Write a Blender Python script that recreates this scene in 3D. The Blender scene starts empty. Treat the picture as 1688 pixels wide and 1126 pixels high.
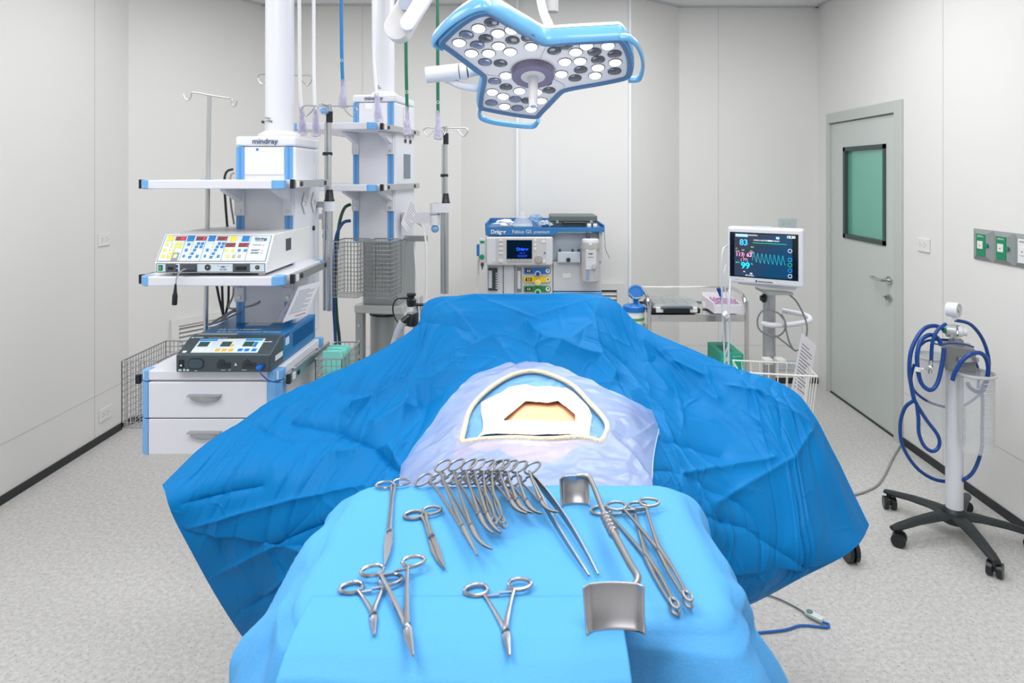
import bpy, math, random
import numpy as np
from mathutils import Vector, Matrix, noise
random.seed(7); np.random.seed(7)
S = bpy.context.scene
COL = S.collection
F = 1100.0; VX = 870.0; VY = 288.0; H = 1.66      # focal length in px, vanishing point, eye height

# ---------------------------------------------------------------- camera, world, light
cd = bpy.data.cameras.new('camera'); cam = bpy.data.objects.new('camera', cd); COL.objects.link(cam)
cam.location = (0, 0, H); cam.rotation_euler = (math.pi/2, 0, 0)
cd.sensor_width = 36; cd.sensor_fit = 'HORIZONTAL'; cd.lens = 36*F/1688
cd.shift_x = -(VX-844)/1688; cd.shift_y = -(563-VY)/1688
cd.clip_start = 0.05; cd.clip_end = 50
cd.dof.use_dof = True; cd.dof.focus_distance = 2.0; cd.dof.aperture_fstop = 9
S.camera = cam
S.view_settings.view_transform = 'Standard'; S.view_settings.look = 'None'
S.view_settings.gamma = 1; S.view_settings.use_curve_mapping = False
S.view_settings.exposure = -0.12
w = bpy.data.worlds.new('world'); S.world = w; w.use_nodes = True
w.node_tree.nodes['Background'].inputs[0].default_value = (.9, .95, 1, 1)
w.node_tree.nodes['Background'].inputs[1].default_value = 0.3
def area(loc, sx, sy, e, rot=(0, 0, 0), col=(1, 1, 1)):
    l = bpy.data.lights.new('ceiling_lamp', 'AREA'); l.shape = 'RECTANGLE'; l.size = sx; l.size_y = sy; l.energy = e; l.color = col
    o = bpy.data.objects.new('ceiling_lamp', l); o.location = loc; o.rotation_euler = rot; COL.objects.link(o); return o
for (x, y, e) in ((-1.15, .75, 38), (.45, .6, 22), (-1.95, 2.1, 15), (.45, 2.0, 27), (-1.45, 3.75, 17), (.1, 3.7, 12), (1.15, 3.6, 25), (0, -.8, 9)):
    area((x, y, 2.97), 1.1, .8, e)

# ---------------------------------------------------------------- helpers
def V(px, py, d): return Vector(((px-VX)*d/F, d, H-(py-VY)*d/F))
def T(px, py, z): d = (H-z)*F/(py-VY); return V(px, py, d)
def lin(c):
    return tuple((v/12.92 if v <= .04045 else ((v+.055)/1.055)**2.4) for v in c)
MATS = {}
def mat(name, rgb, rough=.5, metal=0, emit=0, alpha=1, trans=0, bump=0, bscale=80, vary=0, vscale=5, coat=0, sheen=0, ecol=None, subs=0, spec=.5, crease=0):
    if name in MATS: return MATS[name]
    m = bpy.data.materials.new(name); m.use_nodes = True; nt = m.node_tree; b = nt.nodes['Principled BSDF']
    c = lin(tuple(v/255 for v in rgb))+(1,)
    b.inputs['Base Color'].default_value = c; b.inputs['Roughness'].default_value = rough; b.inputs['Metallic'].default_value = metal
    if emit: b.inputs['Emission Color'].default_value = (lin(tuple(v/255 for v in ecol))+(1,)) if ecol else c; b.inputs['Emission Strength'].default_value = emit
    b.inputs['Alpha'].default_value = alpha; b.inputs['Transmission Weight'].default_value = trans
    b.inputs['Coat Weight'].default_value = coat
    if subs: b.inputs['Subsurface Weight'].default_value = subs; b.inputs['Subsurface Radius'].default_value = (.02, .008, .004)
    tc = nt.nodes.new('ShaderNodeTexCoord')
    n = nt.nodes.new('ShaderNodeTexNoise'); n.inputs['Scale'].default_value = vscale; nt.links.new(tc.outputs['Object'], n.inputs['Vector'])
    mr = nt.nodes.new('ShaderNodeMapRange'); mr.inputs[3].default_value = 1-max(vary, .015); mr.inputs[4].default_value = 1+max(vary, .015)
    nt.links.new(n.outputs['Fac'], mr.inputs[0])
    mx = nt.nodes.new('ShaderNodeMix'); mx.data_type = 'RGBA'; mx.blend_type = 'MULTIPLY'; mx.inputs[0].default_value = 1
    mx.inputs[6].default_value = c; nt.links.new(mr.outputs[0], mx.inputs[7]); nt.links.new(mx.outputs[2], b.inputs['Base Color'])
    b.inputs['Specular IOR Level'].default_value = spec
    if bump and not crease:
        n2 = nt.nodes.new('ShaderNodeTexNoise'); n2.inputs['Scale'].default_value = bscale; n2.inputs['Detail'].default_value = 6
        nt.links.new(tc.outputs['Object'], n2.inputs['Vector'])
        bp = nt.nodes.new('ShaderNodeBump'); bp.inputs['Strength'].default_value = bump; bp.inputs['Distance'].default_value = .01
        nt.links.new(n2.outputs['Fac'], bp.inputs['Height']); nt.links.new(bp.outputs[0], b.inputs['Normal'])
    if crease:      # thin broken fold lines of a creased nonwoven sheet, plus fine fibre grain
        dist = nt.nodes.new('ShaderNodeTexNoise'); dist.inputs['Scale'].default_value = 3; nt.links.new(tc.outputs['Object'], dist.inputs['Vector'])
        ma = nt.nodes.new('ShaderNodeMix'); ma.data_type = 'VECTOR'; ma.inputs[0].default_value = .12; nt.links.new(tc.outputs['Object'], ma.inputs[4]); nt.links.new(dist.outputs['Color'], ma.inputs[5])
        tot = None
        for sc_, wd_, hg_ in ((5.5, .05, 1.0), (13, .06, .45)):
            vo = nt.nodes.new('ShaderNodeTexVoronoi'); vo.feature = 'DISTANCE_TO_EDGE'; vo.inputs['Scale'].default_value = sc_; nt.links.new(ma.outputs[1], vo.inputs['Vector'])
            mr2 = nt.nodes.new('ShaderNodeMapRange'); mr2.inputs[1].default_value = 0; mr2.inputs[2].default_value = wd_; mr2.inputs[3].default_value = hg_; mr2.inputs[4].default_value = 0; nt.links.new(vo.outputs['Distance'], mr2.inputs[0])
            ns = nt.nodes.new('ShaderNodeTexNoise'); ns.inputs['Scale'].default_value = sc_*.6; nt.links.new(tc.outputs['Object'], ns.inputs['Vector'])
            mk = nt.nodes.new('ShaderNodeMapRange'); mk.inputs[1].default_value = .52; mk.inputs[2].default_value = .66; nt.links.new(ns.outputs['Fac'], mk.inputs[0])
            ml = nt.nodes.new('ShaderNodeMath'); ml.operation = 'MULTIPLY'; nt.links.new(mr2.outputs[0], ml.inputs[0]); nt.links.new(mk.outputs[0], ml.inputs[1])
            if tot is None: tot = ml
            else:
                ad = nt.nodes.new('ShaderNodeMath'); ad.operation = 'ADD'; nt.links.new(tot.outputs[0], ad.inputs[0]); nt.links.new(ml.outputs[0], ad.inputs[1]); tot = ad
        bp = nt.nodes.new('ShaderNodeBump'); bp.inputs['Strength'].default_value = crease; bp.inputs['Distance'].default_value = .012
        nt.links.new(tot.outputs[0], bp.inputs['Height']); nt.links.new(bp.outputs[0], b.inputs['Normal'])
    MATS[name] = m; return m
WALL = mat('wall_paint', (226, 225, 223), .55, bump=.02, bscale=120, vary=.012, vscale=1.5)
CEIL = mat('ceiling_paint', (232, 232, 232), .7)
GROOVE = mat('wall_seam', (190, 190, 190), .6)
RUBBER = mat('dark_rubber', (38, 42, 44), .5)
WHITE = mat('white_enamel', (222, 223, 230), .3)
WHITE2 = mat('warm_white_plastic', (226, 226, 224), .4)
SHADEW = mat('grey_white_panel', (212, 212, 216), .4)
SKYB = mat('sky_blue_plastic', (112, 172, 224), .35)
STRIP = mat('blue_strip', (98, 160, 216), .4)
BLACK = mat('black_plastic', (22, 26, 28), .35)
STEEL = mat('brushed_steel', (196, 198, 198), .3, 1, vary=.05)
CHROME = mat('chrome', (215, 215, 215), .12, 1)
ALU = mat('satin_aluminium', (178, 180, 184), .42, .8)
GREYST = mat('painted_steel_grey', (158, 162, 162), .45, .3)
DARKG = mat('dark_grey_plastic', (62, 74, 80), .4)
NAVY = mat('navy_print', (30, 56, 96), .5)
LAMPB = mat('lamp_blue_shell', (104, 170, 216), .25, coat=.3)
GLASSY = mat('clear_plastic', (238, 242, 246), .08, alpha=.28)
WRAP = mat('crinkled_wrap', (228, 224, 242), .12, alpha=.5, bump=.9, bscale=60)
YEL = mat('yellow_key', (246, 218, 60), .45); BLU = mat('blue_key', (10, 120, 196), .4)
RED = mat('dark_red_display', (120, 24, 34), .2); REDL = mat('red_digits', (255, 40, 60), .4, emit=1.6)
PANEL = mat('pale_blue_panel', (205, 218, 226), .4); PAPER = mat('white_paper', (240, 238, 244), .7)
INK = mat('grey_ink', (96, 98, 112), .7); GREEN = mat('green_plate', (0, 134, 92), .4)
OBLUE = mat('deep_blue_case', (0, 112, 170), .35, vary=.05); ORANGE = mat('amber_key', (240, 176, 40), .45)
HOSEB = mat('blue_hose', (4, 66, 142), .3); CABLE = mat('grey_cable', (150, 152, 154), .5)
WHOSE = mat('white_hose', (236, 238, 240), .35); GHOSE = mat('green_hose', (0, 108, 82), .35); BHOSE = mat('bright_blue_hose', (10, 122, 186), .35)

# floor: speckled vinyl
FLOOR = bpy.data.materials.new('speckled_vinyl'); FLOOR.use_nodes = True
nt = FLOOR.node_tree; b = nt.nodes['Principled BSDF']; b.inputs['Roughness'].default_value = .42
tc = nt.nodes.new('ShaderNodeTexCoord')
def node(t, **k):
    n = nt.nodes.new(t)
    for a, v in k.items(): n.inputs[a].default_value = v
    nt.links.new(tc.outputs['Object'], n.inputs['Vector']); return n
n1 = node('ShaderNodeTexNoise', Scale=55, Detail=4, Roughness=.6)
r1 = nt.nodes.new('ShaderNodeValToRGB'); r1.color_ramp.elements[0].position = .35; r1.color_ramp.elements[1].position = .65
r1.color_ramp.elements[0].color = lin((.72, .716, .71))+(1,); r1.color_ramp.elements[1].color = lin((.81, .806, .80))+(1,)
nt.links.new(n1.outputs['Fac'], r1.inputs[0])
n2 = node('ShaderNodeTexNoise', Scale=120, Detail=3, Roughness=.6)
r2 = nt.nodes.new('ShaderNodeValToRGB'); r2.color_ramp.elements[0].position = .34; r2.color_ramp.elements[0].color = (.42, .41, .4, 1)
r2.color_ramp.elements[1].position = .385; r2.color_ramp.elements[1].color = (1, 1, 1, 1)
nt.links.new(n2.outputs['Fac'], r2.inputs[0])
mx = nt.nodes.new('ShaderNodeMix'); mx.data_type = 'RGBA'; mx.blend_type = 'MULTIPLY'; mx.inputs[0].default_value = 1
nt.links.new(r1.outputs[0], mx.inputs[6]); nt.links.new(r2.outputs[0], mx.inputs[7]); nt.links.new(mx.outputs[2], b.inputs['Base Color'])

ROOT = {}     # world matrices of parents
class MB:
    def __init__(s): s.v = []; s.f = []; s.p = []
    def add(s, vs, fs):
        o = len(s.v); s.p.append((o, len(s.f))); s.v += [Vector(v) for v in vs]; s.f += [tuple(i+o for i in f) for f in fs]; return s
    def box(s, x0, x1, y0, y1, z0, z1):
        return s.hexa([(x0, y0, z0), (x1, y0, z0), (x1, y1, z0), (x0, y1, z0), (x0, y0, z1), (x1, y0, z1), (x1, y1, z1), (x0, y1, z1)])
    def hexa(s, p): return s.add(p, [(0, 3, 2, 1), (4, 5, 6, 7), (0, 1, 5, 4), (1, 2, 6, 5), (2, 3, 7, 6), (3, 0, 4, 7)])
    def fr(s, px0, px1, py0, py1, d, t=.004):     # frontal plate, front face at depth d, thickness t behind
        a = V(px0, py1, d); c = V(px1, py0, d); return s.box(a.x, c.x, d, d+t, a.z, c.z)
    def ring(s, c, ax, r, n, ph=0):
        ax = Vector(ax).normalized(); u = ax.orthogonal().normalized(); w_ = ax.cross(u)
        return [Vector(c)+u*r*math.cos(2*math.pi*i/n+ph)+w_*r*math.sin(2*math.pi*i/n+ph) for i in range(n)]
    def cyl(s, p0, p1, r0, r1=None, n=20):
        r1 = r0 if r1 is None else r1; p0 = Vector(p0); p1 = Vector(p1); a = p1-p0
        vs = s.ring(p0, a, r0, n)+s.ring(p1, a, r1, n)
        return s.add(vs, [(i, (i+1) % n, n+(i+1) % n, n+i) for i in range(n)]+[tuple(range(n-1, -1, -1)), tuple(range(n, 2*n))])
    def lathe(s, base, axis, prof, n=24):
        base = Vector(base); a = Vector(axis).normalized(); vs = []; k = len(prof)
        for (r, h) in prof: vs += s.ring(base+a*h, a, max(r, 1e-5), n)
        fs = [(j*n+i, j*n+(i+1) % n, (j+1)*n+(i+1) % n, (j+1)*n+i) for j in range(k-1) for i in range(n)]
        return s.add(vs, fs+[tuple(range(n-1, -1, -1)), tuple(range((k-1)*n, k*n))])
    def tube(s, pts, r, n=8, smooth=True, closed=False, sub=6, flat=None):
        pts = [Vector(p) for p in pts]
        rr = r if isinstance(r, (list, tuple)) else [r]*len(pts)
        if smooth and len(pts) > 2:
            q = []; rq = []; m = len(pts)
            for i in range(m if closed else m-1):
                g = (lambda j: pts[j % m]) if closed else (lambda j: pts[min(max(j, 0), m-1)])
                a, b_, c, d = g(i-1), g(i), g(i+1), g(i+2)
                for k in range(sub):
                    t = k/sub
                    q.append(.5*((2*b_)+(c-a)*t+(2*a-5*b_+4*c-d)*t*t+(3*b_-a-3*c+d)*t**3)); rq.append(rr[i]*(1-t)+rr[(i+1) % m]*t)
            if not closed: q.append(pts[-1]); rq.append(rr[-1])
            pts, rr = q, rq
        m = len(pts); vs = []; u = None
        for i, p in enumerate(pts):
            if closed: t = pts[(i+1) % m]-pts[i-1]
            else: t = pts[min(i+1, m-1)]-pts[max(i-1, 0)]
            t = t.normalized() if t.length > 1e-9 else Vector((0, 0, 1))
            u = t.orthogonal().normalized() if u is None else (u-t*u.dot(t)).normalized()
            w_ = t.cross(u)
            for k in range(n):
                a = 2*math.pi*k/n; vs.append(p+u*rr[i]*math.cos(a)+w_*rr[i]*math.sin(a))
        fs = [(i*n+k, i*n+(k+1) % n, ((i+1) % m)*n+(k+1) % n, ((i+1) % m)*n+k) for i in range(m if closed else m-1) for k in range(n)]
        if not closed: fs += [tuple(range(n-1, -1, -1)), tuple(range((m-1)*n, m*n))]
        return s.add(vs, fs)
    def sphere(s, c, r, n=12, sc=(1, 1, 1)):
        vs = []; c = Vector(c)
        for i in range(n+1):
            th = math.pi*i/n
            for k in range(n*2):
                a = math.pi*k/n; vs.append(c+Vector((max(math.sin(th), 1e-4)*math.cos(a)*r*sc[0], max(math.sin(th), 1e-4)*math.sin(a)*r*sc[1], math.cos(th)*r*sc[2])))
        m = 2*n
        return s.add(vs, [(i*m+k, (i+1)*m+k, (i+1)*m+(k+1) % m, i*m+(k+1) % m) for i in range(n) for k in range(m)])
    def prism(s, poly, off):          # closed polygon (world points) extruded by vector
        n = len(poly); off = Vector(off); p = [Vector(q) for q in poly]
        return s.add(p+[q+off for q in p], [tuple(range(n)), tuple(range(2*n-1, n-1, -1))]+[(i, n+i, n+(i+1) % n, (i+1) % n) for i in range(n)])
    def each(s, name, m, parent=None, **k):      # every added piece becomes an object of its own
        out = []
        for i, (a, fa) in enumerate(s.p):
            b_, fb_ = s.p[i+1] if i+1 < len(s.p) else (len(s.v), len(s.f))
            q = MB(); q.v = s.v[a:b_]; q.f = [tuple(j-a for j in f) for f in s.f[fa:fb_]]; out.append(q.build(name, m, parent, **k))
        return out
    def build(s, name, m, parent=None, smooth=False, bevel=0, local=False, seg=2):
        me = bpy.data.meshes.new(name); vs = s.v
        if parent is not None and not local:
            inv = ROOT[parent.name].inverted(); vs = [inv @ v for v in vs]
        me.from_pydata([tuple(v) for v in vs], [], s.f); me.materials.append(m); me.validate(); 
        import bmesh
        bm = bmesh.new(); bm.from_mesh(me); bmesh.ops.recalc_face_normals(bm, faces=bm.faces); bm.to_mesh(me); bm.free()
        o = bpy.data.objects.new(name, me); COL.objects.link(o)
        if parent is not None: o.parent = parent; ROOT[o.name] = ROOT[parent.name]
        else: ROOT[o.name] = Matrix.Identity(4)
        if smooth:
            me.polygons.foreach_set('use_smooth', [True]*len(me.polygons))
            if smooth != 'all':
                me.set_sharp_from_angle(angle=math.radians(40))
        if bevel:
            md = o.modifiers.new('bevel', 'BEVEL'); md.width = bevel; md.segments = seg; md.limit_method = 'ANGLE'; md.harden_normals = False
        me.update(); return o
def thing(name, label, cat, loc=(0, 0, 0), rz=0, group=None):
    o = bpy.data.objects.new(name, None); o.location = loc; o.rotation_euler = (0, 0, rz); o.empty_display_size = .05; COL.objects.link(o)
    ROOT[o.name] = Matrix.Translation(loc) @ Matrix.Rotation(rz, 4, 'Z'); return tag(o, label, cat, group)
def tag(o, label, cat, group=None):
    o['label'] = label; o['category'] = cat
    if group: o['group'] = group
    return o
def struct(o): o['kind'] = 'structure'; return o
def text(s_, size, org, xd, yd, m, parent, name='lettering', align='LEFT', local=False, ext=.0004, shear=0, sx=1, bold=0):
    cu = bpy.data.curves.new('t', 'FONT'); cu.body = s_; cu.size = size; cu.extrude = ext; cu.align_x = align; cu.shear = shear; cu.offset = bold
    t = bpy.data.objects.new('t', cu); COL.objects.link(t)
    dg = bpy.context.evaluated_depsgraph_get(); me = bpy.data.meshes.new_from_object(t.evaluated_get(dg))
    xd = Vector(xd).normalized(); yd = Vector(yd).normalized(); zd = xd.cross(yd)
    mb = MB(); mb.add([Vector(org)+xd*v.co.x*sx+yd*v.co.y+zd*v.co.z for v in me.vertices], [tuple(p.vertices) for p in me.polygons])
    bpy.data.objects.remove(t); bpy.data.curves.remove(cu)
    return mb.build(name, m, parent, local=local)
XD = (1, 0, 0); ZD = (0, 0, 1)
def ftext(s_, px, py, d, hpx, m, parent, align='LEFT', **k):   # frontal text, baseline at px,py; hpx = cap height px
    return text(s_, hpx*d/F/.69, V(px, py, d)+Vector((0, -.0006, 0)), XD, ZD, m, parent, align=align, **k)

# ---------------------------------------------------------------- room
XL, XR, YF, ZC = -2.65, 2.31, -1.6, 3.0
back = [(-2.65, 4.43), (-2.08, 5.25), (-.525, 5.25), (-.077, 4.97), (.76, 4.97), (1.205, 5.31), (2.31, 5.31)]
outl = [(XL, YF)]+back+[(XR, YF)]
n = len(outl)
struct(MB().prism([(x, y, -.1) for x, y in outl], (0, 0, .1)).build('floor', FLOOR))
struct(MB().prism([(x, y, ZC) for x, y in outl], (0, 0, .1)).build('ceiling', CEIL))
def wall(name, p, q, m=WALL, t=.1):
    p = Vector((p[0], p[1], 0)); q = Vector((q[0], q[1], 0)); dr = (q-p).normalized(); nn = Vector((-dr.y, dr.x, 0))*t
    return struct(MB().prism([p, q, q+nn, p+nn], (0, 0, ZC)).build(name, m))
def base(name, p, q, h=.045, t=.008):
    p = Vector((p[0], p[1], 0)); q = Vector((q[0], q[1], 0)); dr = (q-p).normalized(); nn = Vector((dr.y, -dr.x, 0))*t
    return struct(MB().prism([p, q, q+nn, p+nn], (0, 0, h)).build(name, RUBBER))
wall('wall_left', (XL, YF), (XL, 4.43)); base('baseboard_left', (XL, YF), (XL, 4.43))
for i, nm in enumerate(['back_corner', 'back_left', 'back_slope_left', 'back_centre', 'back_slope_right', 'back_right']):
    wall('wall_'+nm, back[i], back[i+1]); base('baseboard_'+nm, back[i], back[i+1])
# right wall with door opening Y 4.10..5.14, z 0..2.09
DY0, DY1, DZ = 4.10, 5.13, 2.125
m_ = MB().box(XR, XR+.1, YF, DY0, 0, ZC).box(XR, XR+.1, DY1, 5.31, 0, ZC).box(XR, XR+.1, DY0, DY1, DZ, ZC)
struct(m_.build('wall_right', WALL))
base('baseboard_right', (XR, DY0), (XR, YF)); wall('wall_front', (XR, YF), (XL, YF))
# seams
k_ = 1
def seam(mb):
    global k_
    struct(mb.build('trim_%d' % k_, GROOVE)); k_ += 1
t = .0012
seam(MB().box(XL, XL+t, YF, 4.43, .3, .303)); seam(MB().box(XL, XL+t, 4.08, 4.083, .045, ZC))
seam(MB().box(XR-t, XR, YF, DY0, .322, .325)); seam(MB().box(XR-t, XR, 3.71, 3.713, .045, ZC)); seam(MB().box(XR-t, XR, 1.9, 1.903, .045, ZC))
def bseam(i, z0, z1, f0=0, f1=1):
    p = Vector((*back[i], 0)); q = Vector((*back[i+1], 0)); dr = (q-p).normalized(); nn = Vector((dr.y, -dr.x, 0))*t
    a = p.lerp(q, f0); c = p.lerp(q, f1); seam(MB().prism([Vector((v.x, v.y, z0)) for v in (a, c, c+nn, a+nn)], (0, 0, z1-z0)))
for i in (1, 5): bseam(i, .3, .303)
bseam(1, .045, ZC, .5, .502); bseam(5, .045, ZC, .28, .283)
# white vertical cover strips at the centre panel and cornice at the ceiling
STRIPM = mat('white_cover_strip', (236, 240, 244), .4)
for x in (-.077, .76): struct(MB().box(x-.008, x+.008, 4.955, 4.972, 0, ZC).build('trim_%d' % k_, STRIPM)); k_ += 1
CORN = mat('cornice_grey', (196, 198, 200), .5)
for i in range(6):
    p = Vector((*back[i], 0)); q = Vector((*back[i+1], 0)); dr = (q-p).normalized(); nn = Vector((dr.y, -dr.x, 0))*.03
    struct(MB().prism([Vector((v.x, v.y, ZC-.012)) for v in (p, q, q+nn, p+nn)], (0, 0, .012)).build('trim_%d' % k_, CORN)); k_ += 1
struct(MB().box(XR-.03, XR, YF, 5.31, ZC-.012, ZC).build('trim_%d' % k_, CORN)); k_ += 1

# door in the right wall
DM = mat('pale_grey_green_door', (196, 202, 198), .4); DF = mat('grey_green_frame', (190, 195, 190), .45)
door = struct(bpy.data.objects.new('door_1', None)); COL.objects.link(door); door.location = (XR, (DY0+DY1)/2, 0); ROOT['door_1'] = Matrix.Translation(door.location)
fw = .055
MB().box(XR-.018, XR+.08, DY0, DY0+fw+.03, 0, DZ).box(XR-.018, XR+.08, DY1-fw*.7, DY1, 0, DZ).box(XR-.018, XR+.08, DY0+fw+.03, DY1-fw*.7, DZ-fw-.02, DZ).build('door_frame', DF, door, bevel=.003)
lf = DY0+fw+.033; lb = DY1-fw*.7-.003; lt = DZ-fw-.027
wy0, wy1, wz0, wz1 = 4.31, 4.885, 1.20, 1.86
g = MB().box(XR+.005, XR+.05, lf, wy0, .012, lt).box(XR+.005, XR+.05, wy1, lb, .012, lt).box(XR+.005, XR+.05, wy0, wy1, .012, wz0).box(XR+.005, XR+.05, wy0, wy1, wz1, lt)
leaf = g.build('door_leaf', DM, door)
fb = .03
MB().box(XR-.004, XR+.054, wy0, wy0+fb, wz0, wz1).box(XR-.004, XR+.054, wy1-fb, wy1, wz0, wz1).box(XR-.004, XR+.054, wy0, wy1, wz0, wz0+fb).box(XR-.004, XR+.054, wy0, wy1, wz1-fb, wz1).build('window_frame', mat('dark_green_grey_gasket', (60, 76, 74), .5), door)
MB().box(XR+.02, XR+.03, wy0+fb, wy1-fb, wz0+fb, wz1-fb).build('window_pane', mat('green_tinted_glass', (110, 190, 168), .04, alpha=.62), door)
hz = .985; hy = DY0+.16
h_ = MB().cyl((XR+.005, hy, hz), (XR-.012, hy, hz), .026).cyl((XR-.01, hy, hz), (XR-.05, hy, hz), .01)
h_.tube([(XR-.05, hy-.005, hz), (XR-.055, hy+.03, hz), (XR-.055, hy+.11, hz), (XR-.045, hy+.145, hz), (XR-.02, hy+.15, hz)], .009)
h_.build('door_handle', STEEL, door, smooth=True)
MB().cyl((XR+.005, hy, hz-.11), (XR-.01, hy, hz-.11), .024).box(XR-.03, XR-.008, hy-.004, hy+.004, hz-.125, hz-.095).box(XR-.035, XR-.025, hy-.004, hy+.03, hz-.112, hz-.1).build('door_lock', STEEL, door, smooth=True)
MB().box(XR-.002, XR+.004, lf, lb, .0, .012).build('door_sweep', RUBBER, door)
# corridor seen through the door glass
struct(MB().box(XR+1.2, XR+1.25, 3.4, 8.5, 0, ZC).build('wall_corridor', mat('pale_corridor_paint', (206, 224, 216), .6)))
struct(MB().box(XR+.11, XR+1.2, 8.4, 8.5, 0, ZC).build('wall_corridor_end', MATS['pale_corridor_paint']))
struct(MB().box(XR+.11, XR+1.2, 3.4, 3.5, 0, ZC).build('wall_corridor_near', MATS['pale_corridor_paint']))
struct(MB().box(XR+.1, XR+1.2, 3.5, 8.4, -.1, 0).build('floor_corridor', FLOOR)); struct(MB().box(XR+.1, XR+1.2, 3.5, 8.4, ZC, ZC+.1).build('ceiling_corridor', CEIL))
area((XR+.65, 6, 2.95), .5, 1.2, 48)

# sockets: local frame x along wall, z up, y out of wall (-y is into room)
DOT = mat('socket_holes', (70, 74, 78), .6)
def socket(c, rz, label, w_=.115, h_=.078, m=None):
    r = thing('wall_socket', label, 'socket', c, rz, 'white twin wall sockets')
    pl = MB().box(-w_/2, w_/2, -.009, 0, -h_/2, h_/2).build('face_plate', m or WHITE2, r, bevel=.003, local=True)
    q = MB()
    for sx in (-.022, .022):
        for dx, dz in ((-.008, .009), (-.008, -.009), (.006, 0)): q.cyl((sx+dx, -.0088, dz), (sx+dx, -.0096, dz), .0026, n=10)
    q.build('socket_holes', DOT, pl, local=True)
L90 = math.pi/2
socket((XL+.0005, 4.17, 1.255), L90, 'white twin socket at chest height on the left wall')
socket((XL+.0005, 4.18, .165), L90, 'white twin socket low on the left wall above the dark skirting')
socket((XR-.0005, 3.885, 1.25), -L90, 'white twin socket on the right wall between door and green outlets')
socket((V(1297, 0, 5.31).x, 5.3095, 1.27), 0, 'white twin socket above the patient monitor on the back wall', .14, .082, mat('cool_socket_plate', (196, 206, 210), .4))
socket((V(1297, 0, 5.31).x, 5.3095, .145), 0, 'white twin socket low on the back wall behind the monitor pole', .14, .078, mat('cool_socket_plate', (196, 206, 210), .4))

# green medical outlets on right wall
GP = mat('grey_bevelled_plate', (140, 146, 146), .5)
r = thing('outlet_panel', 'row of grey wall outlets, two with green sockets, on the right wall', 'outlet panel', (XR, 3.2, 1.305), -L90)
for i in range(4):
    x0 = -.245+i*.145; x1 = x0+.145; z0, z1 = -.078, .078
    a = .036
    pl = MB().add([(x0, 0, z0), (x1, 0, z0), (x1, 0, z1), (x0, 0, z1), (x0, -.008, z0), (x1, -.008, z0), (x1, -.008, z1), (x0, -.008, z1), (x0+a, -.02, z0+.022), (x1-a, -.02, z0+.022), (x1-a, -.02, z1-.022), (x0+a, -.02, z1-.022)],
        [(0, 3, 2, 1), (0, 1, 5, 4), (1, 2, 6, 5), (2, 3, 7, 6), (3, 0, 4, 7), (4, 5, 9, 8), (5, 6, 10, 9), (6, 7, 11, 10), (7, 4, 8, 11), (8, 9, 10, 11)]).build('plate', GP, r, local=True)
    xc = (x0+x1)/2; mm = GREEN if i < 2 else WHITE2
    MB().box(xc-.034, xc+.034, -.023, -.0195, z0+.022, z1-.022).build('socket_insert', mm, pl, bevel=.002, local=True)
    MB().box(xc-.02, xc+.02, -.027, -.0225, -.02, .02).build('socket_face', WHITE2, pl, bevel=.003, local=True)
    MB().cyl((xc, -.0265, -.002), (xc, -.0275, -.002), .0035, n=10).build('socket_hole', DOT, pl, local=True)
    text('MEDICAL', .011, (xc, -.0232, .04), XD, ZD, WHITE2 if i < 2 else INK, pl, align='CENTER', local=True)
    MB().cyl((xc+.042, -.018, 0), (xc+.042, -.024, 0), .011).build('badge', GREEN, pl, local=True)

# wall vents
def vent(c, rz, w_, h_, label):
    r = thing('wall_vent', label, 'vent', c, rz)
    MB().box(-w_/2, -w_/2+.05, -.03, 0, -h_/2, h_/2).box(w_/2-.05, w_/2, -.03, 0, -h_/2, h_/2).box(-w_/2+.05, w_/2-.05, -.03, 0, h_/2-.05, h_/2).box(-w_/2+.05, w_/2-.05, -.03, 0, -h_/2, -h_/2+.05).build('vent_frame', WHITE2, r, bevel=.001, local=True)
    q = MB(); k = int((h_-.1)/.03)
    for i in range(k):
        z = -h_/2+.06+i*.03; q.hexa([(-w_/2+.05, -.022, z), (w_/2-.05, -.022, z), (w_/2-.05, -.004, z+.018), (-w_/2+.05, -.004, z+.018), (-w_/2+.05, -.022, z+.004), (w_/2-.05, -.022, z+.004), (w_/2-.05, -.004, z+.022), (-w_/2+.05, -.004, z+.022)])
    q.build('louvres', WHITE2, r, local=True)
    MB().box(-w_/2+.04, w_/2-.04, -.003, -.001, -h_/2+.04, h_/2-.04).build('vent_backing', DOT, r, local=True)
vent((.43, 4.969, .645), 0, .56, .42, 'white louvred vent on the wall behind the anaesthesia machine')
cdir = math.atan2(5.25-4.43, -2.08+2.65)
pc = Vector((-2.65, 4.43, 0)).lerp(Vector((-2.08, 5.25, 0)), .56)
vent((pc.x+.0015*math.sin(cdir), pc.y-.0015*math.cos(cdir), .42), cdir, .58, .46, 'white framed vent low on the angled corner wall behind the left pendant')

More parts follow.
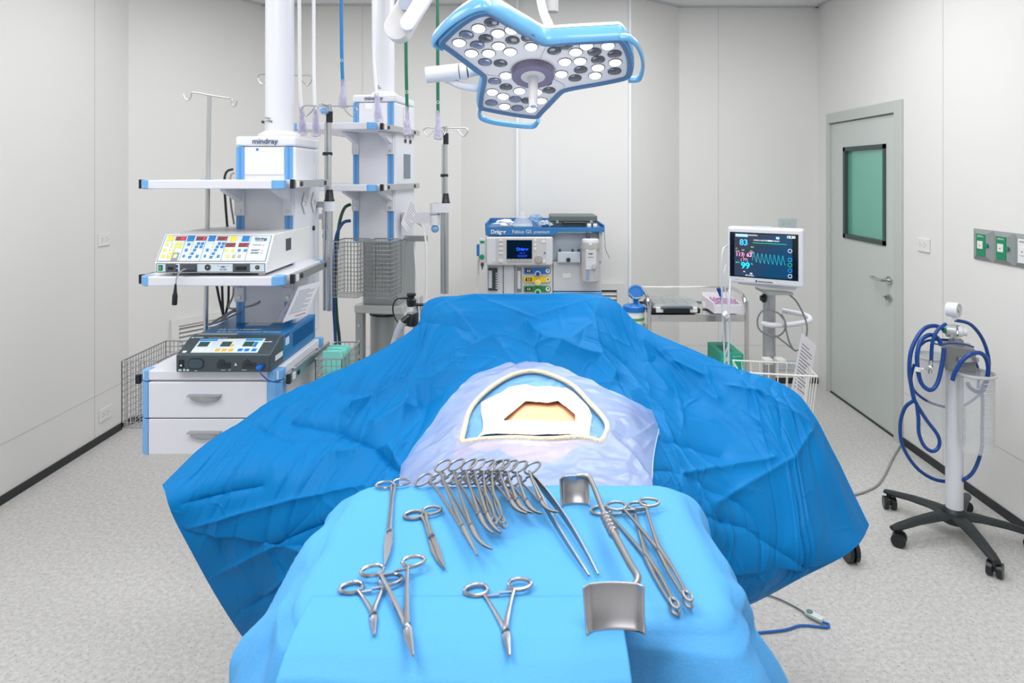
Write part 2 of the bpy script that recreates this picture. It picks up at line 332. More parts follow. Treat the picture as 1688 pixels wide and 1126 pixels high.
# ---------------------------------------------------------------- pendants (local frame: body centre at 0,0; front is -y)
def bolt(mb, x, y, z, r_=.008): mb.cyl((x, y+.006, z), (x, y-.004, z), r_, n=10)
def shelf(r, x0, x1, y0, y1, z0, z1, rail_y1=None, brackets=True, drop=.11):
    c = .022
    sh = MB().prism([(x0+c, y0, z0), (x1-c, y0, z0), (x1, y0+c, z0), (x1, y1, z0), (x0, y1, z0), (x0, y0+c, z0)], (0, 0, z1-z0)).build('shelf', WHITE, r, bevel=.003, local=True)
    for sx in (-1, 1):
        xe = x0 if sx < 0 else x1; q = MB(); wv = .034
        q.prism([(xe-sx*wv, y0-.002, z0-.001), (xe-sx*.02, y0-.002, z0-.001), (xe+sx*.002, y0+.02, z0-.001), (xe+sx*.002, y0+.05, z0-.001), (xe-sx*wv, y0+.05, z0-.001)], (0, 0, z1-z0+.002))
        q.box(min(xe-sx*.03, xe+sx*.002), max(xe-sx*.03, xe+sx*.002), y1-.05, y1+.002, z0-.001, z1+.001)
        q.each('corner_cap', SKYB, sh, bevel=.003, local=True)
        ry = y1 if rail_y1 is None else rail_y1
        xr = xe+sx*.02; rl = MB().box(xr-.005, xr+.005, y0+.06, ry, z0+.002, z0+.03)
        for yy in (y0+.12, y1-.06): rl.cyl((xe, yy, z0+.016), (xr, yy, z0+.016), .007, n=10)
        rl = rl.build('equipment_rail', STEEL, sh, local=True)
        MB().box(xr-.007, xr+.007, y0+.048, y0+.062, z0, z0+.032).cyl((xr-.008, y0+.135, z0+.016), (xr+.008, y0+.135, z0+.016), .0095, n=14).cyl((xr-.008, y1-.06, z0+.016), (xr+.008, y1-.06, z0+.016), .0095, n=14).each('rail_cap', BLACK, rl, local=True)
        MB().box(xr-.0075, xr+.0075, y0+.075, y0+.1, z0+.004, z0+.028).build('rail_label', WHITE2, rl, local=True)
    if brackets:
        for x in (-.098, .09):
            q = MB().hexa([(x-.013, -.15, z0-.06), (x+.013, -.15, z0-.06), (x+.013, -.15, z0-.001), (x-.013, -.15, z0-.001), (x-.01, -.30, z0-.012), (x+.01, -.30, z0-.012), (x+.01, -.30, z0-.001), (x-.01, -.30, z0-.001)])
            q.box(x-.019, x+.019, -.162, -.15, z0-drop, z0)
            b_ = q.build('bracket', WHITE, sh, local=True, bevel=.002)
            q = MB(); bolt(q, x, -.162, z0-drop+.018); q.build('bolt', STEEL, b_, smooth=True, local=True)
            for yy in (-.29, -.2): pass
    return sh
def pendant_body(r, z0, z1, ypan, side):
    b_ = MB().box(-.118, .118, -.15, .15, z0, z1-.04).build('body', WHITE, r, bevel=.012, local=True, seg=3)
    MB().box(-.118, .118, -.15, .15, z1-.039, z1).build('cap', WHITE, r, bevel=.010, local=True, seg=3)
    for x0 in (-.113, .076):
        s_ = MB().box(x0, x0+.031, -.153, -.14, z0, z1-.042).build('blue_strip', STRIP, b_, local=True)
        MB().box(x0+.011, x0+.020, -.1535, -.151, z0, z1-.042).build('groove', mat('strip_shadow_groove', (80, 140, 200), .5), s_, local=True)
    MB().box(-.08, .074, -.1545, -.14, ypan, z1-.045).build('front_panel', WHITE, b_, local=True, bevel=.002)
    text('mindray', .028, (.0, -.1556, z1-.029), XD, ZD, NAVY, r, align='CENTER', local=True, bold=.0004, sx=1.1)
    return b_

# --- left (near) pendant
P1 = thing('ceiling_pendant', 'large white ceiling pendant on the left with shelves, blue corner caps and two drawers', 'pendant', (-1.022, 2.75, .694))
def l1(z): return z-.694
bd = pendant_body(P1, l1(.99), l1(1.81), l1(1.66), 1)
MB().lathe((0, 0, l1(1.808)), ZD, [(.085, 0), (.085, .016), (.06, .03), (.056, .032)], 32).cyl((0, 0, l1(1.84)), (0, 0, l1(2.999)), .056, n=40).build('column', WHITE, P1, smooth=True, local=True)
MB().box(-.052, -.047, -.058, -.04, l1(1.868), l1(1.878)).build('weight_icon', BLACK, P1, local=True)
text('Max\n270kg', .012, (-.038, -.0565, l1(1.885)), XD, ZD, BLACK, P1, local=True)
MB().cyl((-.03, -.1545, l1(1.758)), (-.03, -.156, l1(1.758)), .005, n=12).build('round_label', BLU, P1, local=True)
MB().box(-.015, .02, -.1555, -.1540, l1(1.752), l1(1.766)).build('rating_label', PAPER, P1, local=True)
shelf(P1, -.32, .172, -.45, .03, l1(1.611), l1(1.641)); shelf(P1, -.32, .172, -.45, .03, l1(1.276), l1(1.308))
# side sockets (diamond)
for yy in (-.055, .06):
    q = MB().prism([(.119, yy-.035, l1(1.545)), (.119, yy, l1(1.50)), (.119, yy+.035, l1(1.545)), (.119, yy, l1(1.59))], (.006, 0, 0)).build('side_socket', WHITE2, bd, local=True, bevel=.002)
    q2 = MB()
    for a, c in ((-.006, .006), (-.006, -.008), (.007, 0)): q2.cyl((.1245, yy+a, l1(1.545)+c), (.1258, yy+a, l1(1.545)+c), .003, n=8)
    q2.build('socket_holes', DOT, q, local=True)
MB().cyl((.117, .06, l1(1.435)), (.124, .06, l1(1.435)), .01, n=16).build('earth_terminal', BLACK, bd, local=True)
MB().box(.116, .124, .07, .105, l1(1.62), l1(1.70)).build('switch_plate', WHITE2, bd, local=True, bevel=.002)
# drawer cabinet
cx0, cx1 = -.316, .171
zt = l1(.983)
top = MB().box(cx0+.01, cx1-.01, -.448, .03, zt-.032, zt).build('worktop', WHITE, P1, bevel=.003, local=True)
MB().box(cx0+.012, cx1-.014, -.435, .025, 0.0, zt-.033).build('cabinet_body', SHADEW, P1, local=True)
for sx, xe, wv in ((-1, cx0, .03), (1, cx1, .046)):
    for (za, zb) in ((zt-.034, zt+.001), (l1(.822), zt-.038), (0, l1(.818))):
        xa, xb = (xe, xe+wv) if sx < 0 else (xe-wv, xe)
        MB().prism([(xa if sx > 0 else xa+.018, -.452, za), (xb-.018 if sx > 0 else xb, -.452, za), (xb, -.434 if sx > 0 else -.452, za), (xb, -.40, za), (xa, -.40, za), (xa, -.434 if sx < 0 else -.452, za)], (0, 0, zb-za)).build('corner_post', SKYB, P1, local=True, bevel=.002)
MB().box(cx1-.03, cx1+.001, 0, .032, zt-.034, zt+.002).build('rear_corner_cap', SKYB, P1, local=True, bevel=.003)
for za, zb in ((l1(.822), zt-.038), (.002, l1(.818))):
    dw = MB().box(cx0+.031, cx1-.047, -.452, -.43, za, zb).build('drawer', WHITE, P1, bevel=.003, local=True)
    hc = Vector((-.087, -.452, (za+zb)/2+.018)); q = MB(); vs = []; N = 14
    for i in range(N+1):
        a = math.pi*i/N; x = -.052*math.cos(a)
        for j in range(5):
            bq = j/4*math.pi/2; rr_ = math.sin(a)
            vs.append(hc+Vector((x, -.022*math.sin(bq)*max(rr_, .05)**.5, -.027*math.cos(bq)*max(rr_, .02)**.7)))
    q.add(vs, [(i*5+j, i*5+j+1, (i+1)*5+j+1, (i+1)*5+j) for i in range(N) for j in range(4)])
    q.box(hc.x-.056, hc.x+.056, -.475, -.452, hc.z, hc.z+.003)
    hd = q.build('drawer_handle', ALU, dw, smooth=True, local=True); sm = hd.modifiers.new('s', 'SOLIDIFY'); sm.thickness = .002
for xr in (cx0-.018, cx1+.018):
    rl = MB().box(xr-.005, xr+.005, -.42, .04, l1(.935), l1(.962)); [rl.cyl(((cx0+.02) if xr < 0 else (cx1-.02), yy, l1(.948)), (xr, yy, l1(.948)), .007, n=10) for yy in (-.3, -.02)]
    rl = rl.build('side_rail', STEEL, P1, local=True)
    MB().box(xr-.007, xr+.007, -.433, -.418, l1(.933), l1(.964)).cyl((xr-.008, -.34, l1(.948)), (xr+.008, -.34, l1(.948)), .009, n=14).each('rail_cap', BLACK, rl, local=True)
    MB().box(xr-.0075, xr+.0075, -.40, -.375, l1(.937), l1(.96)).build('rail_label', WHITE2, rl, local=True)
# infusion pole through the shelves with a two-hook top
def wl(px, py, d, R=P1): return ROOT[R.name].inverted() @ V(px, py, d)
pa = wl(345, 158, 2.6); pb = wl(339, 545, 2.6)
MB().cyl(pb, pa, .0085, n=14).build('infusion_pole', STEEL, P1, smooth=True, local=True)
MB().tube([wl(*p, 2.6) for p in ((303, 155), (306, 163), (311, 165), (315, 158), (317, 153), (330, 154), (345, 157), (370, 161), (381, 163), (383, 172), (387, 176), (391, 166))], .003).build('hook_bar', STEEL, P1, smooth=True, local=True)
MB().cyl(wl(341.5, 300, 2.6)-Vector((0, 0, .002)), wl(341.5, 297, 2.6)+Vector((0, 0, .004)), .022).build('pole_collar', SKYB, P1, smooth=True, local=True)
# cables behind
for pts, m, rr in (([(384, 279), (374, 283), (370, 298), (372, 340), (377, 400)], BLACK, .005), ([(386, 285), (380, 292), (380, 330), (386, 370)], CABLE, .004),
                   ([(357, 470), (362, 495), (369, 523)], BLACK, .005), ([(366, 470), (367, 500), (368, 523)], BLACK, .005), ([(377, 470), (376, 500), (370, 523)], BLACK, .005)):
    MB().tube([wl(*p, 2.72) for p in pts], rr).build('cable', m, P1, smooth=True, local=True)
MB().tube([wl(385, 470, 2.7), wl(384, 488, 2.68), wl(378, 508, 2.62), wl(410, 505, 2.6), wl(428, 497, 2.6), wl(421, 493, 2.64), wl(398, 505, 2.64), wl(370, 520, 2.58), wl(345, 535, 2.54)], .004).tube(
    [wl(440, 522, 2.7), wl(441, 505, 2.68), wl(425, 502, 2.62), wl(400, 512, 2.6), wl(372, 526, 2.55), wl(343, 536, 2.5)], .004).tube([wl(412, 515, 2.62), wl(385, 514, 2.6), wl(360, 531, 2.52), wl(345, 534, 2.5)], .0035).each('grey_cable', CABLE, P1, smooth=True, local=True)

# --- infusion pole arm, right of the near pendant
def hook_star(mb, c, R_, angs, r_=.0028):
    for a in angs:
        d = Vector((math.cos(a), math.sin(a), 0)); s_ = Vector((-d.y, d.x, 0))
        mb.tube([c, c+d*R_*.5, c+d*R_*.9+s_*.005, c+d*R_+Vector((0, 0, -.016)), c+d*R_*.84+Vector((0, 0, -.042))+s_*.01, c+d*R_*.66+Vector((0, 0, -.03))+s_*.015, c+d*R_*.5+s_*.015+Vector((0, 0, -.006))], r_, n=6)
def inf_pole(name_label, px, d, ytop, ybot, ycol, blk, rz=0.0, knob=True, parent=None, s=1.0):
    r = parent; X = V(px, 0, d).x; z = lambda y: V(px, y, d).z
    MB().cyl((X, d, z(ytop+8)), (X, d, z(ycol)), .0085*s).cyl((X-.016*s, d+.004, z(ytop+30)), (X-.016*s, d+.004, z(ycol)), .006*s).each('upper_tube', STEEL, r, smooth=True)
    MB().cyl((X, d, z(blk+8)), (X, d, z(ybot)), .0135*s).cyl((X-.022*s, d, z(blk+8)), (X-.022*s, d, z(ybot)), .006*s).each('lower_tube', STEEL, r, smooth=True)
    q = MB(); hook_star(q, Vector((X, d, z(ytop+3))), .115*s, [.1, 1.75, 3.2, 4.6]); q.cyl((X, d, z(ytop+10)), (X, d, z(ytop)), .009); q.build('hook_star', STEEL, r, smooth=True)
    MB().cyl((X, d, z(ytop+30)), (X, d, z(ytop+12)), .014*s).cyl((X-.028, d, z(ytop+82)), (X+.012, d, z(ytop+82)), .006).cyl((X-.008, d, z(ytop+83)), (X-.008, d, z(ytop+79)), .02*s).lathe((X, d, z(blk)), ZD, [(.022*s, -.01), (.022*s, .0), (.019*s, .005), (.014*s, .045)], 20).each('clamp_collar', BLACK, r, smooth=True)
    if knob: MB().cyl((X-.012, d-.015, z(ytop+12)), (X-.012, d-.035, z(ytop+12)), .015).box(X-.027, X+.003, d-.042, d-.034, z(ytop+14), z(ytop+10)).build('clamp_knob', SKYB, r, smooth=True)
arm = inf_pole('', 543, 2.85, 172, 512, 330, 330, parent=P1)
Xp = V(543, 0, 2.85).x
MB().cyl((Xp, 2.85, V(0, 332, 2.85).z), (Xp, 2.85, V(0, 348, 2.85).z), .025).cyl((Xp-.035, 2.93, 1.505), (Xp-.035, 2.93, 1.42), .022).box(Xp-.12, Xp-.035, 2.91, 2.94, 1.465, 1.49).build('arm_joint', WHITE, P1, smooth=True)
MB().box(-.125+Xp, Xp+.0, 2.84, 2.87, 1.52, 1.545).build('support_arm', ALU, P1)
MB().sphere((Xp-.035, 2.93, 1.392), .02).build('arm_knob', SKYB, P1, smooth='all')

# --- right (far) pendant
A2 = math.radians(-9)
P2 = thing('ceiling_pendant', 'narrower far ceiling pendant standing behind the first, with wire baskets and steel lower shaft', 'pendant', (-.772, 3.6, .0), A2)
b2 = pendant_body(P2, 1.31, 2.075, 1.31, 1)
MB().lathe((0, 0, 2.073), ZD, [(.075, 0), (.075, .016), (.06, .03), (.052, .032)], 32).cyl((0, 0, 2.1), (0, 0, 2.999), .052, n=40).build('column', WHITE, P2, smooth=True, local=True)
text('Max\n270kg', .012, (-.03, -.0525, 2.13), XD, ZD, BLACK, P2, local=True)
shelf(P2, -.30, .118, -.45, .14, 1.875, 1.907, rail_y1=.16); shelf(P2, -.30, .118, -.45, .14, 1.582, 1.612, rail_y1=.16)
MB().box(-.045, -.005, -.1565, -.154, 2.0, 2.03).build('rating_label', PAPER, b2, local=True)
MB().box(.117, .121, -.03, .07, 1.64, 1.77).build('side_gauge', mat('slate_blue_gauge', (108, 128, 140), .4), b2, local=True)
q = MB().cyl((.117, -.01, 1.84), (.124, -.01, 1.84), .011).cyl((.117, .07, 1.84), (.124, .07, 1.84), .011); q.each('earth_terminal', BLACK, b2, local=True)
q = MB().box(.117, .122, -.04, -.01, 1.93, 2.02)
for yy in (0, .07): q.prism([(.119, yy-.03, 1.885), (.119, yy, 1.855), (.119, yy+.03, 1.885), (.119, yy, 1.915)], (.006, 0, 0))
q.each('side_socket', WHITE2, b2, local=True)
MB().box(-.065, .125, -.14, .14, .985, 1.31).build('steel_shaft', GREYST, P2, local=True, bevel=.004)
MB().box(-.1, .16, -.17, .17, .945, .985).build('mounting_plate', mat('light_steel_plate', (196, 198, 196), .4, .4), P2, local=True, bevel=.004)
for x in (-.095, .115):
    for y in (-.165, .125): 
        q = MB().box(x, x+.04, y, y+.04, .04, .945).build('frame_leg', GREYST, P2, local=True, bevel=.002)
        q2 = MB(); [bolt(q2, x+.02, y, z) for z in (.88, .8, .72, .64)]; q2.each('bolt', CHROME, q, smooth=True, local=True)
MB().cyl((.01, 0, .02), (.01, 0, .945), .085, n=32).build('inner_column', GREYST, P2, smooth=True, local=True)
MB().lathe((.01, 0, .0), ZD, [(.088, .92), (.09, .92), (.09, .91), (.088, .91)], 32).lathe((.01, 0, .0), ZD, [(.086, .69), (.09, .69), (.09, .68), (.086, .68)], 32).each('rubber_band', BLACK, P2, smooth=True, local=True)
MB().box(-.14, .2, -.21, .21, 0, .04).build('floor_plate', GREYST, P2, local=True, bevel=.004)
MB().box(.12, .24, -.02, .0, 1.305, 1.335).build('low_rail', STEEL, P2, local=True); 
inf_pole('', 735, 3.5, 208, 484, 333, 333, parent=P2, knob=False)
Xq = V(735, 0, 3.5).x; Xk = V(717, 0, 3.5).x
MB().box(Xk-.01, Xq+.025, 3.47, 3.53, V(0, 350, 3.5).z, V(0, 335, 3.5).z).cyl((Xk, 3.5, V(0, 335, 3.5).z), (Xk, 3.5, V(0, 371, 3.5).z), .025).build('arm_joint', WHITE, P2, smooth=True)
MB().box(-.66, Xk, 3.49, 3.52, V(0, 368, 3.5).z, V(0, 350, 3.5).z).build('support_arm', SHADEW, P2)
MB().cyl((Xk, 3.5, V(0, 354, 3.5).z), (Xk, 3.5, V(0, 353, 3.5).z), .0262).build('joint_ring', BLACK, P2)
MB().sphere((Xk, 3.5, V(0, 377, 3.5).z), .021).build('arm_knob', SKYB, P2, smooth='all')
MB().tube([V(687, 367, 3.55), V(697, 375, 3.52), V(702, 400, 3.5), V(703, 450, 3.5), V(702, 500, 3.5), V(700, 560, 3.45)], .006).tube([V(682, 400, 3.6), V(685, 440, 3.6), V(690, 500, 3.6), V(692, 560, 3.6)], .003).build('white_supply_hose', WHOSE, P2, smooth=True)
MB().tube([V(578, 337, 3.3), V(568, 343, 3.3), V(560, 365, 3.28), V(556, 400, 3.28), V(553, 460, 3.3), V(555, 520, 3.3), V(560, 570, 3.3), V(562, 680, 3.3)], .008).build('dark_green_supply_hose', mat('dark_green_hose', (14, 70, 56), .4), P2, smooth=True)
MB().tube([V(578, 364, 3.3), V(565, 368, 3.28), V(554, 392, 3.26), V(551, 440, 3.26), V(550, 500, 3.27), V(553, 560, 3.28), V(556, 680, 3.3)], .008).build('navy_supply_hose', mat('navy_hose', (12, 62, 120), .4), P2, smooth=True)

# wire baskets
WIRE = mat('steel_wire', (176, 178, 178), .35, .7)
def basket(label, c, wx, wy, z0, z1, rz=0, st=.022, m=WIRE, taper=.0, rw=.0016):
    r = thing('wire_basket', label, 'basket', (c[0], c[1], z0), rz); h = z1-z0; q = MB()
    def P(u, v, z): k = 1-taper*(1-z/h); return Vector(((u-.5)*wx*k, (v-.5)*wy*k, z))
    nx = max(2, round(wx/st)); ny = max(2, round(wy/st)); nz = max(2, round(h/st/1.3))
    for i in range(nx+1):
        for v in (0, 1): q.cyl(P(i/nx, v, 0), P(i/nx, v, h), rw, n=4)
        q.cyl(P(i/nx, 0, 0), P(i/nx, 1, 0), rw, n=4)
    for i in range(ny+1):
        for u in (0, 1): q.cyl(P(u, i/ny, 0), P(u, i/ny, h), rw, n=4)
    for k in range(nz+1):
        z = h*k/nz; q.tube([P(0, 0, z), P(1, 0, z), P(1, 1, z), P(0, 1, z)], rw, n=4, smooth=False, closed=True)
    q.build('wire_mesh', m, r, local=True)
    MB().tube([P(0, 0, h), P(1, 0, h), P(1, 1, h), P(0, 1, h)], rw*2, n=6, smooth=False, closed=True).build('rim', m, r, local=True)
    return r
X0 = V(205, 0, 2.45).x
bk = basket('tall steel wire basket hanging on the left side rail of the drawer cabinet', (-1.435, 2.62, 0), .135, .3, .72, .97, st=.018)
MB().tube([(-.0+.068, -.08, .235), (.075, -.08, .25), (.078, -.02, .25), (.07, -.02, .235)], .004).tube([(.068, .05, .235), (.075, .05, .25), (.078, .11, .25), (.07, .11, .235)], .004).each('basket_hook', CHROME, bk, local=True)
bk = basket('small wire basket holding turquoise masks beside the drawer cabinet', (-.755, 2.66, 0), .1, .26, .72, .96, st=.02)
# masks
TURQ = mat('turquoise_fabric', (140, 228, 216), .7, bump=.2)
for i in range(7):
    o = MB(); y = 2.6+i*.016
    o.prism([(-.80, y, .73), (-.72, y, .73), (-.718+.004*(i % 3), y-.012, .972), (-.795+.003*(i % 2), y-.012, .976-.004*(i % 3))], (0, .005, 0))
    tag(o.build('face_mask', TURQ), 'folded turquoise face mask standing in the small wire basket', 'face mask', 'turquoise masks in the basket')
basket('left of the two deep wire baskets hanging in front of the far pendant', (V(579, 0, 3.3).x-.002, 3.3, 0), .135, .16, V(0, 480, 3.4).z, V(0, 396, 3.3).z, A2, st=.016)
basket('right of the two deep wire baskets, hanging over the steel shaft of the far pendant', (V(628, 0, 3.3).x+.002, 3.335, 0), .135, .15, V(0, 483, 3.4).z, V(0, 397, 3.3).z, A2, st=.016)

# papers
def sheet(label, pts, parent=None, lines=8, red=False, nm='paper_sheet', th=.0008):
    a, b_, c, d = [Vector(p) for p in pts]; c = b_+d-a
    nn = (b_-a).cross(d-a).normalized()*th
    o = MB().prism([a, b_, c, d], nn).build(nm, PAPER); tag(o, label, 'paper')
    q = MB()
    for i in range(lines):
        t = .14+.7*i/lines; l = a.lerp(d, t); r_ = b_.lerp(c, t); t2 = t+.013; l2 = a.lerp(d, t2); r2_ = b_.lerp(c, t2); e = .84 if i % 3 else .6
        for sgn in (-1, 1):
            off = nn*(1.15 if sgn > 0 else -.15)
            q.add([l.lerp(r_, .12)+off, l.lerp(r_, e)+off, l2.lerp(r2_, e)+off, l2.lerp(r2_, .12)+off], [(0, 1, 2, 3)])
    q.build('printed_lines', INK, o)
    if red:
        l = a.lerp(d, .9); r_ = b_.lerp(c, .9); l2 = a.lerp(d, .93); r2_ = b_.lerp(c, .93); q = MB()
        for off in (nn*1.2, -nn*.2): q.add([l.lerp(r_, .45)+off, l.lerp(r_, .9)+off, l2.lerp(r2_, .9)+off, l2.lerp(r2_, .45)+off], [(0, 1, 2, 3)])
        q.build('red_line', mat('red_ink', (214, 96, 96), .6), o)
    return o
sheet('front printed sheet hanging from the middle shelf rail of the left pendant', [V(492, 473, 2.47), V(529, 464, 2.62), V(512, 521, 2.6), V(466, 532, 2.43)], lines=14, red=True)
sheet('second printed sheet half hidden behind another under the middle shelf', [V(486, 476, 2.52), V(520, 470, 2.66), V(500, 522, 2.64), V(458, 530, 2.5)], lines=10)
sheet('laminated notice hanging from the right rail of the far pendant', [V(677, 323, 3.42), V(691, 342, 3.5), V(679, 391, 3.5), V(661, 369, 3.42)], lines=9)

# ---------------------------------------------------------------- ceiling hoses
def hose(label, pts, m, d, r_, mark=None):
    r = thing('gas_hose', label, 'hose', V(*pts[-1], d)); P_ = [V(*p, d) for p in pts]; P_[0].z = 2.999
    MB().tube(P_, r_, n=12).build('hose', m, r, smooth=True)
    c = P_[-1]; q = MB().lathe(c, (P_[-1]-P_[-2]), [(r_*1.1, -.01), (r_*1.3, .02), (r_*1.5, .045), (r_*1.9, .06), (r_*2.3, .075), (r_*2.5, .09), (r_*2.7, .105), (r_*2.3, .112), (r_*.6, .114)], 14)
    for v in q.v: v += Vector((random.uniform(-1, 1), random.uniform(-1, 1), random.uniform(-1, 1)))*.003
    q.build('wrapped_connector', WRAP, r, smooth=True)
    MB().lathe(c, (P_[-1]-P_[-2]), [(r_*.8, 0), (r_*.9, .055), (r_*1.6, .065), (r_*1.6, .08), (r_*1.2, .082), (r_*1.2, .088), (r_*1.9, .09), (r_*1.9, .1), (r_*.5, .101)], 12).build('connector', mat('mauve_connector', (128, 116, 186), .25, .5), r, smooth=True)
    if mark: MB().lathe(V(*mark, d)+Vector((0, -r_*.8, 0)), (0, -1, 0), [(.005, 0), (.0068, .0), (.0068, .002), (.005, .002), (.005, 0)], 16).build('printed_mark', WHITE, r, smooth=True)
    return r
hose('leftmost white ceiling hose, ending in a crinkled clear wrap', [(493, 0), (494, 110), (497, 180)], WHOSE, 2.9, .0075)
hose('second white ceiling hose from the left with wrapped end', [(517, 0), (517.5, 110), (520, 182)], WHOSE, 2.9, .0075)
hose('bright blue ceiling hose with wrapped end', [(562, 0), (563, 60), (565, 135)], BHOSE, 2.9, .0075, (563.5, 100))
hose('white ceiling hose hanging in front of the far pendant', [(615, 0), (616, 60), (618, 120), (621, 158)], WHOSE, 2.9, .0075)
hose('green ceiling hose emerging below the white lamp arm', [(668, 0), (669, 60), (671, 180)], GHOSE, 2.9, .0072, (671, 152))
hose('rightmost green ceiling hose beside the surgical lamp', [(721, 0), (721.5, 80), (722, 187)], GHOSE, 2.9, .0072, (722, 169))

# curled hook pole standing behind the near pendant's column, held by its rear rail
q = MB(); c = V(470, 124, 2.96); hook_star(q, c, .115, [.1, 1.9, 3.3, 4.9]); q.build('rear_hook_star', STEEL, P1, smooth=True)
MB().cyl((c.x, c.y, 1.05), c, .009).build('rear_infusion_pole', STEEL, P1, smooth=True)
MB().box(c.x-.02, c.x+.02, 2.89, 2.97, 1.5, 1.54).box(c.x-.02, c.x+.02, 2.89, 2.97, 1.2, 1.24).each('pole_bracket', ALU, P1)

# ---------------------------------------------------------------- surgical lamp
tl = math.radians(24)
LC = Vector((.0145, 2.0, V(0, 118, 2.0).z)); LN = Vector((0, -math.sin(tl), -math.cos(tl))); LU = Vector((1, 0, 0)); LV = Vector((0, math.cos(tl), -math.sin(tl)))
CO = Vector((0, 0, H))
def onlamp(px, py, off=0):
    r_ = Vector(((px-VX)/F, 1, -(py-VY)/F)); p0 = LC+LN*off
    return CO+r_*((p0-CO).dot(LN)/r_.dot(LN))
def c3(x, y, off=0): return onlamp(680+x/4.22, y/4.22, off)
def smooth_loop(p, sub=5, k=.5):
    out = []; m = len(p)
    for i in range(m):
        a, b_, c, d = p[i-1], p[i], p[(i+1) % m], p[(i+2) % m]
        for j in range(sub):
            t = j/sub; out.append(.5*((2*b_)+(c-a)*t+(2*a-5*b_+4*c-d)*t*t+(3*b_-a-3*c+d)*t**3))
    return out
LAMP = thing('surgical_lamp', 'three-lobed blue surgical lamp with lit and unlit lenses over the operating table', 'surgical lamp', LC)
rim = [(190, 315), (235, 255), (300, 195), (360, 150), (430, 112), (480, 98), (525, 95), (565, 108), (640, 150), (720, 198), (800, 242), (860, 278), (905, 300), (950, 308), (1010, 304), (1100, 298), (1200, 293), (1300, 288), (1400, 283), (1455, 286), (1495, 335), (1520, 400), (1528, 460), (1524, 515), (1500, 552), (1440, 572), (1300, 600), (1180, 620), (1080, 640), (1040, 658), (990, 708), (950, 750), (905, 795), (870, 828), (790, 824), (700, 812), (600, 794), (520, 778), (465, 760), (462, 700), (472, 640), (485, 575), (484, 545), (460, 522), (400, 478), (340, 432), (260, 372)]
RO = smooth_loop([c3(*p) for p in rim], 3)
def inset(loop, a, off):
    m = len(loop); out = []; cen = sum(loop, Vector())/m
    for i in range(m):
        t = (loop[(i+1) % m]-loop[i-1]).normalized(); nn = t.cross(LN); nn.normalize()
        if (loop[i]+nn*.001-cen).length > (loop[i]-cen).length and False: nn = -nn
        out.append(loop[i]+nn*a+LN*off)
    return out
# orientation test for inset sign
ar = sum(((RO[i]-LC).cross(RO[(i+1) % len(RO)]-LC)).dot(LN) for i in range(len(RO))); sg = -1 if ar > 0 else 1
def ins(a, off): return inset(RO, a*sg, off)
def skin(loops, cap0=False, cap1=False):
    q = MB(); m = len(loops[0]); vs = [v for l in loops for v in l]
    fs = [(j*m+i, j*m+(i+1) % m, (j+1)*m+(i+1) % m, (j+1)*m+i) for j in range(len(loops)-1) for i in range(m)]
    if cap0: fs.append(tuple(range(m)))
    if cap1: fs.append(tuple(range((len(loops)-1)*m, len(loops)*m)))
    return q.add(vs, fs)
GRIM = mat('slate_blue_bezel', (84, 122, 162), .35)
skin([ins(.004, -.056), ins(-.006, -.048), ins(-.008, -.02), ins(-.004, -.003), ins(0, 0)]).build('blue_shell', LAMPB, LAMP, smooth=True)
skin([ins(0, 0), ins(.006, .001), ins(.014, -.001), ins(.015, -.008)]).build('bezel', GRIM, LAMP, smooth=True)
skin([ins(.013, -.0062), ins(.016, -.0061)], cap1=True).build('underside_panel', mat('satin_light_panel', (226, 225, 226), .35), LAMP)
skin([ins(-.001, -.054), ins(.0, -.064), ins(.016, -.072)], cap1=True).build('top_cover', mat('lamp_white', (226, 228, 232), .35), LAMP, smooth=True)
def loop_handle(pts, name='lamp_handle', rr=(.008, .016)):
    q = MB(); P_ = []
    m = len(pts)
    for i in range(m-1):
        g = lambda j: pts[min(max(j, 0), m-1)]
        a, b_, c, d = g(i-1), g(i), g(i+1), g(i+2)
        for j in range(6):
            t = j/6; P_.append(.5*((2*b_)+(c-a)*t+(2*a-5*b_+4*c-d)*t*t+(3*b_-a-3*c+d)*t**3))
    P_.append(pts[-1]); vs = []; m = len(P_)
    for i, p in enumerate(P_):
        t = (P_[min(i+1, m-1)]-P_[max(i-1, 0)]).normalized(); nn = t.cross(LN).normalized()
        for a in range(12): an = 2*math.pi*a/12; vs.append(p+nn*math.cos(an)*rr[0]+LN*math.sin(an)*rr[1])
    q.add(vs, [(i*12+k, i*12+(k+1) % 12, (i+1)*12+(k+1) % 12, (i+1)*12+k) for i in range(m-1) for k in range(12)]+[tuple(range(12)), tuple(range((m-1)*12, m*12))])
    return q.build(name, LAMPB, LAMP, smooth=True)
loop_handle([c3(*p, -.022) for p in ((215, 315), (165, 300), (150, 268), (215, 190), (310, 112), (420, 50), (500, 32), (560, 60))], rr=(.007, .02))
loop_handle([c3(*p, -.012) for p in ((1440, 255), (1500, 262), (1560, 310), (1595, 390), (1602, 460), (1590, 520), (1568, 548), (1500, 552))], rr=(.006, .013))
loop_handle([c3(*p, -.01) for p in ((470, 765), (466, 800), (490, 825), (570, 848), (690, 866), (800, 876), (850, 872), (878, 835))], rr=(.006, .012))
q = MB()
for a, c in (((885, 415), (930, 320)), ((975, 545), (1055, 590)), ((1055, 590), (1050, 640)), ((720, 545), (515, 520))):
    A, B_ = c3(*a, -.0054), c3(*c, -.0054); t_ = (B_-A).normalized().cross(LN)*.0006; q.prism([A-t_, B_-t_, B_+t_, A+t_], LN*.0004)
q.build('panel_joint', mat('joint_grey', (150, 150, 154), .5), LAMP)
ctr = c3(838, 497, -.006)
